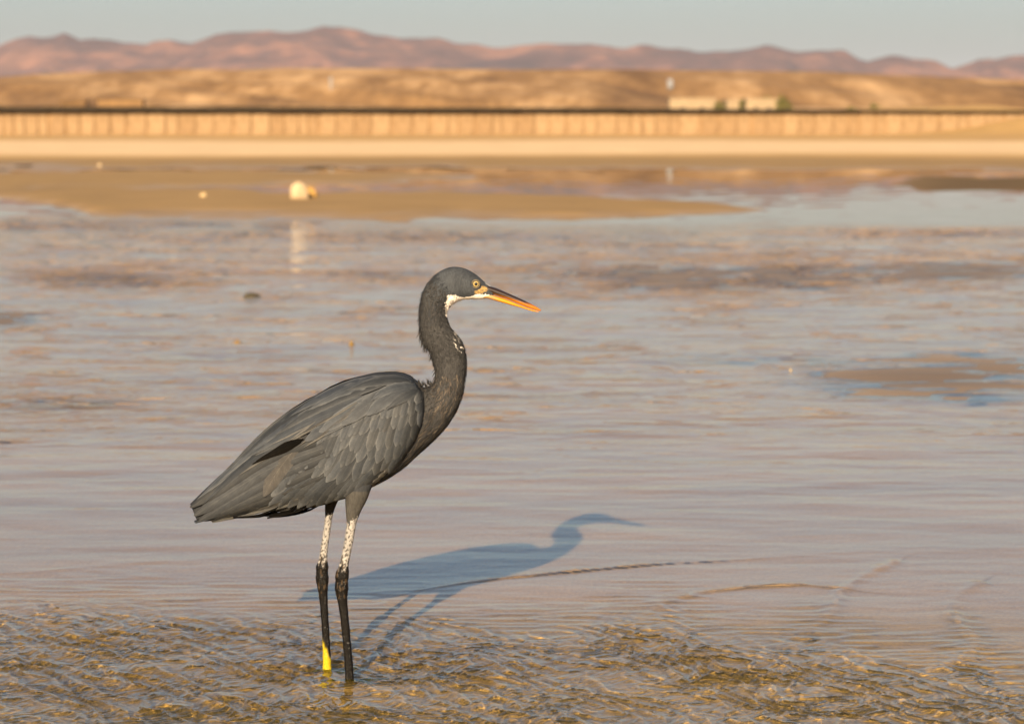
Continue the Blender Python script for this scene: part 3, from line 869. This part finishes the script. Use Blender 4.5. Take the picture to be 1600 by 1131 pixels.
M_FLIGHT = feather_material('flight_feather', (0.023, 0.0235, 0.0235), (0.007, 0.007, 0.007), 0.3)
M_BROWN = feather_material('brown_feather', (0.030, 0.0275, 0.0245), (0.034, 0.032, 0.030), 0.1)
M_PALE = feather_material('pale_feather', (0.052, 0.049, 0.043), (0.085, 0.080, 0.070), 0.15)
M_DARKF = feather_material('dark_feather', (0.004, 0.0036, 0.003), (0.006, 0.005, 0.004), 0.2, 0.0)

heron = empty('heron', tuple(((NEAR_FOOT + FAR_FOOT) / 2 - np.array([0, 0, BED + 0.011])).tolist()))
tag(heron, 'dark grey heron with orange bill and white throat standing in shallow water', 'heron')
def part(name, me, mat, parent=heron, smooth=True):
    """meshes are modelled in world space; the part's inverse puts them back under the thing"""
    o = bpy.data.objects.new(name, me); COL.objects.link(o)
    if len(me.materials) == 0: me.materials.append(mat)
    if smooth: me.polygons.foreach_set('use_smooth', np.ones(len(me.polygons), dtype=bool))
    o.parent = parent
    o.matrix_parent_inverse = Matrix.Translation(-Vector(heron.location)) if parent is heron else Matrix.Identity(4)
    return o
body = part('body', body_me, M_BODY)

# ---- folded wings
WCURVE = [  # five points from back to lower edge, front of the wing to the tail end; then max half width and lower-edge half width
    ([(642, 590), (660, 614), (663, 648), (650, 690), (608, 747)], 30, 10),
    ([(634, 586), (654, 614), (657, 650), (641, 693), (600, 752)], 43, 16),
    ([(617, 582), (634, 618), (635, 660), (616, 706), (580, 762)], 54, 22),
    ([(583, 583), (590, 630), (585, 680), (571, 730), (547, 777)], 59, 30),
    ([(538, 597), (540, 645), (533, 692), (522, 740), (508, 784)], 57, 31),
    ([(480, 625), (483, 666), (478, 706), (471, 745), (462, 783)], 48, 26),
    ([(424, 666), (429, 698), (428, 731), (424, 762), (414, 795)], 37, 19),
    ([(371, 717), (377, 742), (378, 765), (374, 786), (366, 807)], 26, 13),
    ([(330, 755), (335, 773), (336, 790), (333, 803), (326, 814)], 17, 8),
    ([(297, 787), (299, 792), (302, 799), (305, 807), (308, 813)], 9, 4),
]
NVW, NSW = 34, 90
def wing_grid():
    rowsA = np.array([np.concatenate([np.array(c, float).ravel(), [a, b]]) for c, a, b in WCURVE])
    R = catmull(rowsA, NSW)
    out = np.zeros((NSW, NVW, 3))
    v = np.linspace(0, 1, NVW)
    for i in range(NSW):
        pts = catmull(R[i, :10].reshape(5, 2), NVW)
        Lm, Lb = R[i, 10], R[i, 11]
        up = Lm * np.sqrt(np.maximum(0, 1 - np.abs((0.52 - v) / 0.52) ** 2.2)) + 2
        lo = Lb + (Lm + 2 - Lb) * np.sqrt(np.maximum(0, 1 - np.abs((v - 0.52) / 0.48) ** 2.4))
        out[i, :, :2] = pts; out[i, :, 2] = np.where(v < 0.52, up, lo)
    # front edge: start low so the shoulder is rounded
    fr = np.sqrt(np.clip(np.arange(NSW) / 9.0, 0, 1))
    out[:, :, 2] *= (0.55 + 0.45 * fr)[:, None]
    return out
WG = wing_grid()
wf = grid_faces(NSW, NVW)
wing_bvh = BVHTree.FromPolygons([Vector((p[0], p[1], p[2])) for p in WG.reshape(-1, 3)], [tuple(q) for q in wf.tolist()])
def surf_l(px, py):
    h_ = wing_bvh.ray_cast(Vector((px, py, 300)), Vector((0, 0, -1)))
    if h_[0] is not None: return h_[0].z
    p = wing_bvh.find_nearest(Vector((px, py, 12)))
    dd = math.hypot(p[0].x - px, p[0].y - py)
    return p[0].z - 0.55 * dd
def wing_shell(flip):
    P = bird_pt(WG[..., 0], WG[..., 1], WG[..., 2])
    Q = bird_pt(WG[..., 0], WG[..., 1], WG[..., 2] * 0.55 - 1)
    V = np.concatenate([P.reshape(-1, 3), Q.reshape(-1, 3)])
    if flip: V = mirror(V)
    nS = NSW * NVW
    F = wf.tolist() + [[i + nS for i in q[::-1]] for q in wf.tolist()]
    edge_loop = [i * NVW for i in range(NSW)] + [(NSW - 1) * NVW + j for j in range(1, NVW)] + [i * NVW + NVW - 1 for i in range(NSW - 2, -1, -1)] + [j for j in range(NVW - 2, 0, -1)]
    for a, b in zip(edge_loop, edge_loop[1:] + edge_loop[:1]):
        F.append([a, b, b + nS, a + nS])
    me = mesh_from('wing', V, [tuple(q) for q in F])
    b_ = bmesh.new(); b_.from_mesh(me); bmesh.ops.recalc_face_normals(b_, faces=b_.faces); b_.to_mesh(me); b_.free()
    n_ = len(V)
    add_col(me, 'plum', np.tile(SLATE * 0.9 * KA, (n_, 1))); add_float(me, 'bare', np.zeros(n_))
    return me
wing_near = part('wing', wing_shell(False), M_BODY)
wing_far = part('wing', wing_shell(True), M_BODY)

NT_, NA_ = 8, 5
def feather_px(path, width, lift0, lift1, camber=1.0, shape=(0.55, 0.9, 1.0, 1.0, 0.95, 0.85, 0.6, 0.12), edge_drop=0.6):
    """path: control points (frame px) from quill to tip.  returns (px,py,l) grid"""
    c = catmull(np.array(path, float), NT_)
    tg = np.gradient(c, axis=0); tg /= np.linalg.norm(tg, axis=1)[:, None]
    nr = np.stack([-tg[:, 1], tg[:, 0]], -1)
    g = np.zeros((NT_, NA_, 3))
    for i in range(NT_):
        t = i / (NT_ - 1)
        for j in range(NA_):
            a = (j - (NA_ - 1) / 2) / ((NA_ - 1) / 2)
            q = c[i] + nr[i] * a * width * 0.5 * shape[i]
            back = (a * a) * width * 0.16 * t          # rounded end
            q = q - tg[i] * back
            l = surf_l(q[0], q[1]) + lift0 + (lift1 - lift0) * t + camber * (1 - a * a) - edge_drop * a * a
            g[i, j] = (q[0], q[1], l)
    return g
ff = grid_faces(NT_, NA_)
UVS = np.array([[(j / (NA_ - 1), i / (NT_ - 1)) for j in range(NA_)] for i in range(NT_)]).reshape(-1, 2)
def feather_mesh(name, P):
    me = mesh_from(name, P.reshape(-1, 3), ff)
    uvl = me.uv_layers.new(name='vane')
    uvl.data.foreach_set('uv', UVS[ff.ravel()].astype(np.float32).ravel())
    return me
far_feathers = []
def feather(name, path, width, lift0, lift1, mat, **kw):
    g = feather_px(path, width, lift0, lift1, **kw)
    P = bird_pt(g[..., 0], g[..., 1], g[..., 2])
    far_feathers.append((mirror(P), mat))
    return part(name, feather_mesh(name, P), mat, parent=wing_near)

R_ = random.Random(5)
def quad_path(x, y, ang, ln, bend=0.0, n=3):
    d = (math.cos(ang), math.sin(ang)); s = (-d[1], d[0])
    return [(x + d[0] * ln * t + s[0] * bend * ln * t * t, y + d[1] * ln * t + s[1] * bend * ln * t * t) for t in [i / (n - 1) for i in range(n)]]
ROUND = (0.6, 0.85, 1.0, 1.05, 1.05, 1.0, 0.8, 0.3)
LANCE = (0.4, 0.8, 1.0, 1.0, 0.9, 0.7, 0.42, 0.06)
LONG = (0.6, 0.8, 0.95, 1.0, 1.0, 0.95, 0.75, 0.25)
# flight feathers: quill -> tip
FL = [-0.6]
for path, w in [
    ([(520, 742), (440, 778), (386, 797), (330, 814)], 13), ([(530, 735), (450, 768), (390, 790), (336, 811)], 15),
    ([(520, 722), (440, 758), (380, 784), (322, 813)], 20), ([(515, 710), (430, 745), (370, 777), (311, 814)], 25),
    ([(505, 700), (425, 730), (362, 768), (303, 806)], 26), ([(492, 690), (420, 712), (356, 753), (297, 793)], 26)]:
    FL[0] += 1.1
    feather('flight_feather', path, w, FL[0], 1.2 + FL[0], M_FLIGHT, shape=LONG, camber=1.2)
for path, w in [([(545, 776), (470, 780), (400, 799), (331, 816)], 8), ([(530, 778), (478, 782), (424, 795), (372, 806)], 6), ([(560, 770), (500, 778), (440, 787), (384, 799)], 7)]:
    feather('flight_feather', path, w, 0.6, 1.6, M_PALE, shape=LONG, camber=0.5)
# secondaries sweeping back along the lower edge
for k in range(11):
    t = k / 10
    x = 612 - 122 * t; y = 716 + 18 * math.sin(t * 2.6) + 4 * t
    feather('secondary_feather', quad_path(x, y, math.radians(140 + 6 * t), 66 + 26 * t, -0.12), 21, 1.2, 3.0, M_FEATHER, shape=LONG)
feather('secondary_feather', [(474, 686), (452, 712), (430, 742), (412, 776)], 26, 5.4, 6.0, M_BROWN, shape=ROUND)
feather('secondary_feather', [(500, 690), (472, 718), (448, 745), (424, 776)], 26, 2.4, 4.0, M_FEATHER, shape=ROUND)
feather('secondary_feather', [(478, 678), (448, 704), (420, 728), (392, 754)], 17, 1.6, 3.0, M_FLIGHT, shape=LONG)
# greater, median, lesser coverts: hanging rows, rear to front
def row_of(n, x0, y0, x1, y1, sag, ang0, ang1, ln0, ln1, wd, l0, l1, name):
    for k in range(n):
        t = (k + R_.uniform(-0.25, 0.25)) / (n - 1)
        x = x0 + (x1 - x0) * t; y = y0 + (y1 - y0) * t + sag * math.sin(math.pi * min(max(t, 0), 1)) + R_.uniform(-3, 3)
        a = math.radians(ang0 + (ang1 - ang0) * t + R_.uniform(-6, 6))
        feather(name, quad_path(x, y, a, (ln0 + (ln1 - ln0) * t) * R_.uniform(0.88, 1.14), R_.uniform(-0.1, 0.04)), wd * R_.uniform(0.9, 1.15), l0, l1, M_FEATHER, shape=ROUND, camber=0.9)
row_of(11, 636, 690, 486, 702, 6, 116, 132, 50, 58, 18, 2.4, 3.6, 'greater_covert')
row_of(12, 646, 670, 492, 690, 2, 108, 124, 46, 48, 16, 2.9, 4.2, 'median_covert')
row_of(13, 653, 652, 502, 676, 0, 104, 120, 42, 42, 15, 3.3, 4.7, 'median_covert')
row_of(14, 658, 636, 512, 664, -2, 104, 122, 32, 34, 14, 3.8, 5.1, 'lesser_covert')
row_of(13, 659, 622, 530, 650, -3, 106, 126, 25, 27, 13, 4.1, 5.4, 'lesser_covert')
row_of(11, 656, 610, 545, 634, -2, 110, 130, 21, 23, 12, 4.4, 5.6, 'lesser_covert')
# pale scalloped leading edge low on the wing
for k in range(9):
    t = k / 8
    feather('edge_covert', quad_path(652 - 66 * t, 690 + 63 * t, math.radians(122 + 25 * t), 15, 0), 7, 1.5, 3.0, M_PALE if k > 3 else M_FEATHER, shape=ROUND)
# near-black blades: shade of the gap below the scapulars, put in as colour
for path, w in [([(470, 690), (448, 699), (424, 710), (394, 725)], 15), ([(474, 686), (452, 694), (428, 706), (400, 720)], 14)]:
    feather('gap_shade_feather', path, w, 9.8, 10.2, M_DARKF, shape=(0.15, 0.5, 0.75, 0.85, 0.72, 0.5, 0.35, 0.1), camber=0.6)
# scapulars: long plumes over the back
SC = [
    ([(632, 606), (560, 642), (512, 668), (478, 690)], 22), ([(640, 602), (580, 626), (536, 652), (500, 676)], 22), ([(645, 600), (600, 616), (566, 638), (534, 664)], 22), ([(650, 602), (622, 612), (596, 630), (572, 650)], 20),
    ([(560, 632), (500, 658), (452, 682), (400, 712)], 18), ([(580, 622), (510, 650), (450, 676), (390, 712)], 18), ([(520, 642), (465, 668), (425, 692), (386, 714)], 18),
    ([(600, 612), (520, 644), (455, 676), (404, 706)], 20), ([(560, 618), (480, 650), (420, 686), (362, 732)], 16), ([(590, 602), (510, 632), (450, 664), (390, 706)], 18),
    ([(540, 620), (465, 652), (405, 694), (340, 754)], 16), ([(610, 596), (545, 614), (480, 646), (428, 680)], 18), ([(570, 600), (500, 624), (440, 662), (380, 714)], 16),
    ([(630, 592), (580, 598), (530, 616), (480, 642)], 18), ([(530, 610), (470, 640), (410, 684), (356, 734)], 14), ([(600, 590), (550, 600), (500, 620), (452, 650)], 15),
    ([(640, 594), (610, 592), (575, 598), (540, 610)], 16), ([(480, 640), (420, 684), (360, 736), (308, 782)], 16), ([(500, 652), (436, 690), (372, 738), (318, 784)], 18),
    ([(646, 604), (625, 606), (600, 614), (578, 626)], 18), ([(652, 610), (636, 618), (618, 628), (602, 640)], 16)]
for k, (path, w) in enumerate(SC):
    path = [(x + R_.uniform(-2, 2), y + R_.uniform(-1.5, 1.5)) for x, y in path]
    feather('scapular_feather', path, w, 4.8, 8.2 + 0.1 * (k % 4), M_SCAP, shape=LANCE if k > 3 else ROUND, camber=1.5, edge_drop=-0.3)
# thin bronzed plumes
for k in range(14):
    x = R_.uniform(430, 590); y = 590 + (590 - x) * 0.52 + R_.uniform(10, 46)
    feather('scapular_plume', quad_path(x, y, math.radians(146 + R_.uniform(-8, 6)), R_.uniform(45, 80), 0.03), 3.2, 7.5, 9.5, M_BROWN if k % 3 == 0 else M_PALE, shape=LANCE, camber=0.4)
for k in range(5):
    feather('scapular_plume', quad_path(398 + k * 3 - 8, 716 + k * 3, math.radians(122 + R_.uniform(-6, 14)), R_.uniform(28, 44), 0), 1.6, 5, 6, M_BROWN, shape=LANCE, camber=0.2)

def joined(name, plist, parent):
    by = {}
    for P, m in plist: by.setdefault(m.name, (m, []))[1].append(P)
    V = []; F = []; U = []; MI = []; mats = []
    off = 0
    for mi, (m, Ps) in enumerate(by.values()):
        mats.append(m)
        for P in Ps:
            V.append(P.reshape(-1, 3)); F.append(ff + off); U.append(UVS[ff.ravel()]); MI += [mi] * len(ff); off += NT_ * NA_
    me = mesh_from(name, np.concatenate(V), np.concatenate(F))
    uvl = me.uv_layers.new(name='vane'); uvl.data.foreach_set('uv', np.concatenate(U).astype(np.float32).ravel())
    for m in mats: me.materials.append(m)
    me.polygons.foreach_set('material_index', np.array(MI, dtype=np.int32))
    return part(name, me, mats[0], parent=parent)
tag(joined('wing_plumage', far_feathers, wing_far), kind='stuff')

# ---- tail and undertail coverts (straight blades across the midline)
tail = None
def blade(path, width_l, name, mat, parent):
    c = catmull(np.array(path, float), NT_)
    P = np.zeros((NT_, NA_, 3))
    for i in range(NT_):
        sh = LONG[i]
        for j in range(NA_):
            a = (j - 2) / 2
            p = on_plane(c[i, 0], c[i, 1] + 2.5 * a * a, YB)
            p[1] -= (a * width_l[0] * sh + width_l[1]) * MPP
            P[i, j] = p
    return part(name, feather_mesh(name, P), mat, parent=parent)
tail = blade([(430, 760), (385, 780), (345, 797), (304, 813)], (16, 0), 'tail', M_FLIGHT, heron)
for k, (off, dy) in enumerate(((-12, 2), (-5, 0), (5, 0), (12, 2))):
    blade([(420, 764 + dy), (380, 784 + dy), (342, 800 + dy), (307, 812 + dy * 0.5)], (9, off), 'tail_feather', M_FLIGHT, tail)
for k in range(12):
    x = 520 - 9 * k; off = ((k * 7) % 5 - 2) * 8
    blade([(x, 770), (x - 28, 790 + R_.uniform(0, 4)), (x - 55, 800 + R_.uniform(-2, 5)), (x - 82 - R_.uniform(0, 10), 806 + R_.uniform(-3, 3) - max(0, 430 - x) * 0.05)][:4], (8, off), 'undertail_covert', M_DARKF, tail)

# ---- hair-like plumes of neck, breast, nape and thigh: too fine to count
def strands():
    V = []; F = []; Cc = []
    rr = np.random.default_rng(11)
    rows_ = catmull(SPINE, 400)
    def strand(pts, w, colr_, wdir):
        o_ = len(V)
        n_ = len(pts)
        for i, p in enumerate(pts):
            ww = w * (1.0, 0.9, 0.6, 0.05)[i] if n_ == 4 else w * (1 - i / (n_ - 1))
            V.append(p - wdir * ww); V.append(p + wdir * ww); Cc.append(colr_); Cc.append(colr_)
        for i in range(n_ - 1):
            a = o_ + 2 * i
            F.append((a, a + 1, a + 3, a + 2))
    for k in range(5200):
        i = rr.uniform(95, 300)
        th = rr.uniform(0, 2 * np.pi)
        neck = i < 250
        ln = (rr.uniform(9, 20) if i < 300 else rr.uniform(4, 9))
        if i < 150: ln = rr.uniform(16, 40)
        # step down the neck (towards smaller row number)
        seg = np.array([spine_ring(rows_[int(np.clip(i - s * ln / 2.6, 60, 399))], np.array([th + 0.10 * s * rr.normal()]), grow=g)[0] for s, g in ((0, -0.3), (0.35, 0.9), (0.7, 1.5), (1.0, 1.9 + (rr.uniform(0, 3.0) if abs((th + np.pi) % (2 * np.pi) - np.pi) < 0.6 and 170 < i < 270 else 0)))])
        ctr = spine_ring(rows_[int(i)], np.array([th]), grow=-5)[0]
        nrm = seg[0] - ctr; nrm /= (np.linalg.norm(nrm) + 1e-9)
        tg = seg[-1] - seg[0]
        wd = np.cross(tg, nrm); wd /= (np.linalg.norm(wd) + 1e-9)
        sx, sy = to_px(seg[0][0], YB, seg[0][2])
        cc = NECKB * rr.uniform(0.7, 1.4)
        if i > 290: cc = SLATE_B * rr.uniform(0.88, 1.14)
        if inpoly(np.array([sx]), np.array([sy + 2]), [(695, 494), (697, 474), (703, 460), (722, 463), (734, 462), (745, 457), (775, 455), (775, 475), (735, 476), (715, 480), (702, 494)])[0]:
            cc = WHITE * rr.uniform(0.85, 1.1)
        elif sx > 735 and sy > 436 and i > 340:
            continue
        elif sx > 704 and 508 < sy < 552 and sy < 1.1 * (sx - 704) + 532 and rr.random() < 0.14:
            cc = WHITE * rr.uniform(0.5, 1.0)
        elif i < 170 and rr.random() < 0.22:
            cc = np.array((0.055, 0.046, 0.037)) * rr.uniform(0.8, 1.3)
        strand(seg, rr.uniform(0.0005, 0.0011) * (0.6 if i > 290 else 1), cc, wd)
    # shaggy nape and tuft at the base of the hind neck
    for k in range(260):
        if k < 130: x0, y0, a, ln = rr.uniform(657, 668), 0, rr.uniform(1.45, 2.15), rr.uniform(8, 17); y0 = rr.uniform(508, 540); x0 = np.interp(y0, [508, 525, 540], [656, 658.5, 665]) + rr.uniform(0, 6)
        elif k < 190: y0 = rr.uniform(545, 592); x0 = np.interp(y0, [545, 565, 592], [670, 677, 681]) + rr.uniform(0, 5); a = rr.uniform(1.5, 2.2); ln = rr.uniform(7, 14)
        else: x0, y0, a, ln = rr.uniform(655, 682), rr.uniform(600, 607), rr.uniform(3.6, 4.9), rr.uniform(6, 13)
        l0 = rr.normal() * 6
        pts = []
        for s in (0, 0.35, 0.7, 1):
            p = on_plane(x0 + math.cos(a) * ln * s, y0 + math.sin(a) * ln * s, YB); p[1] -= l0 * MPP; pts.append(p)
        strand(np.array(pts), rr.uniform(0.0004, 0.0008), NECKB * rr.uniform(0.6, 1.2), np.array([0.8 * math.sin(a), 0.55, 0.8 * math.cos(a)]))
    me = mesh_from('neck_plumage', np.array(V), np.array(F))
    add_col(me, 'plum', np.array(Cc) * KA); add_float(me, 'bare', np.zeros(len(V)))
    tag(part('neck_plumage', me, M_BODY, parent=body), kind='stuff')
strands()

# ---- bill
def bill_material(name, dark):
    t = NT(name)
    col = t.n('ShaderNodeAttribute', attribute_name='plum').outputs['Color']
    v = t.coords('Object', (0.25, 1, 1))
    n1 = t.noise(900, v, 3, 0.6)
    c = t.mix(0.5, col, t.ramp(n1.outputs[0], [(0.3, (0.75, 0.75, 0.75)), (0.7, (1.2, 1.2, 1.2))]), 'MULTIPLY')
    b = t.n('ShaderNodeBump', {'Strength': 0.25, 'Distance': 0.0004, 'Height': n1.outputs[0]})
    return t.surf(t.n('ShaderNodeBsdfPrincipled', {'Base Color': c, 'Roughness': 0.36, 'Specular IOR Level': 0.5, 'Normal': b}))
M_BILL = bill_material('bill_horn', 0)
def mandible(name, rows_, colfun):
    rr = catmull(np.array(rows_, float), 44)
    th = np.linspace(0, 2 * np.pi, 22, endpoint=False)
    rings = []; cols = []
    for (tx, ty, lx_, ly_, w) in rr:
        cx, cy = (tx + lx_) / 2, (ty + ly_) / 2
        hx, hy = (tx - lx_) / 2, (ty - ly_) / 2
        c, s = np.cos(th), np.sin(th)
        rings.append(bird_sym(cx + hx * c, cy + hy * c, w * np.sign(s) * np.abs(s) ** 0.85))
        for k in range(len(th)):
            cols.append(colfun(cx + hx * c[k], cy + hy * c[k], c[k]))
    v, f = skin_of_rings(rings)
    me = mesh_from(name, v, f)
    b_ = bmesh.new(); b_.from_mesh(me); bmesh.ops.recalc_face_normals(b_, faces=b_.faces); b_.to_mesh(me); b_.free()
    add_col(me, 'plum', np.array(cols) * KA)
    return part(name, me, M_BILL)
ORANGE = np.array((0.44, 0.165, 0.003)); DEEP = np.array((0.25, 0.07, 0.003)); HORN = np.array((0.016, 0.009, 0.006)); FLESH = np.array((0.30, 0.17, 0.075))
def upper_col(x, y, c):
    t = float(np.clip((x - 758) / 87, 0, 1))
    k = float(np.clip((c + 1.3 - 1.65 * t) * 1.8, 0, 1)) * float(np.clip((0.92 - t) * 5, 0, 1))
    return (DEEP * 0.75 + ORANGE * 0.25) * (1 - k) * (0.45 + 0.55 * min(1, t * 1.6)) + HORN * k
def lower_col(x, y, c):
    t = float(np.clip((x - 757) / 84, 0, 1))
    k = float(np.clip((0.3 - t) * 5, 0, 1))
    return ORANGE * (1 - k) + FLESH * k
mandible('upper_mandible', [(755, 440, 747, 455.5, 9), (765, 446.5, 762, 456.5, 8.6), (777, 450.8, 775, 461.5, 7.6), (796, 459, 794.5, 468.2, 6.2), (816, 468, 814.5, 476.5, 4.8), (835, 477.6, 833, 483.2, 3.0), (845.5, 484.2, 844.5, 486.2, 0.9)], upper_col)
mandible('lower_mandible', [(748, 456.5, 750, 466.5, 8.6), (762, 457.6, 763, 467, 8.2), (775, 462.4, 776, 470.4, 7.0), (794.5, 469, 795, 475.8, 5.6), (814, 477.2, 814.5, 481, 4.3), (832, 483.8, 832, 486.3, 2.6), (842, 486.6, 841.5, 487.6, 0.9)], lower_col)

# ---- eyes
M_IRIS = simple_mat('iris_yellow', (0.27, 0.205, 0.08), 0.15, 0.2, 900, 0, 0.6)
M_PUPIL = simple_mat('pupil_black', (0.006, 0.005, 0.004), 0.05, 0.1, 10, 0, 0.6)
M_LID = simple_mat('eyelid_skin', (0.07, 0.055, 0.03), 0.5, 0.3, 900, 0.2)
M_RIM = simple_mat('iris_rim', (0.05, 0.035, 0.015), 0.3, 0.2, 900)
def sphere_patch(c, r, squash, name, mat, parent, nrm_sign):
    bm = bmesh.new(); bmesh.ops.create_uvsphere(bm, u_segments=20, v_segments=12, radius=r)
    for v_ in bm.verts: v_.co = (c[0] + v_.co.x, c[1] + v_.co.y * squash, c[2] + v_.co.z)
    me = bpy.data.meshes.new(name); bm.to_mesh(me); bm.free()
    return part(name, me, mat, parent=parent)
def ring_mesh(c, r, rt, name, mat, parent):
    bm = bmesh.new()
    n_, m_ = 28, 8
    vs_ = [[bm.verts.new((c[0] + (r + rt * math.cos(b)) * math.cos(a), c[1] + rt * math.sin(b), c[2] + (r + rt * math.cos(b)) * math.sin(a))) for b in np.linspace(0, 2 * np.pi, m_, endpoint=False)] for a in np.linspace(0, 2 * np.pi, n_, endpoint=False)]
    for i in range(n_):
        for j in range(m_):
            bm.faces.new((vs_[i][j], vs_[(i + 1) % n_][j], vs_[(i + 1) % n_][(j + 1) % m_], vs_[i][(j + 1) % m_]))
    bmesh.ops.recalc_face_normals(bm, faces=bm.faces)
    me = bpy.data.meshes.new(name); bm.to_mesh(me); bm.free()
    return part(name, me, mat, parent=parent)
def eye(sgn):
    body_bvh = BODY_BVH
    base = on_plane(743.8, 442.6, YB)
    hit = body_bvh.ray_cast(Vector((base[0], YB - sgn * 0.2, base[2])), Vector((0, sgn, 0)))
    ys = hit[0].y
    r = 6.0 * MPP
    c = np.array([base[0], ys + sgn * r * 0.25, base[2]])
    e = sphere_patch(c, r, 0.8, 'eye', M_IRIS, heron, sgn)
    f0 = c[1] - sgn * r * 0.8
    sphere_patch((c[0] + 0.0002, f0 + sgn * 0.00045, c[2]), 2.5 * MPP, 0.35, 'pupil', M_PUPIL, e, sgn)
    ring_mesh((c[0], f0 + sgn * 0.0010, c[2]), 4.6 * MPP, 0.00045, 'iris_rim', M_RIM, e)
    ring_mesh((c[0], f0 + sgn * 0.0022, c[2]), 6.0 * MPP, 0.0011, 'eyelid', M_LID, e)
_bm = bmesh.new(); _bm.from_mesh(body_me); BODY_BVH = BVHTree.FromBMesh(_bm); _bm.free()
eye(1); eye(-1)
# ------------------------------------------------------------------ air
def haze_box():
    bm = bmesh.new()
    bmesh.ops.create_cube(bm, size=1)
    for v in bm.verts:
        v.co = ((v.co.x) * 40000, v.co.y * 40000 + 300, -1.6 if v.co.z < 0 else 330)
    me = bpy.data.meshes.new('haze'); bm.to_mesh(me); bm.free()
    t = NT('haze_air')
    vol = t.n('ShaderNodeVolumePrincipled', {'Color': (0.76, 0.84, 1.0, 1), 'Density': 0.000055, 'Anisotropy': 0.0})
    t.t.links.new(vol.outputs[0], t.out.inputs['Volume'])
    o = link('haze', me, t.m); tag(o, kind='stuff')
haze_box()
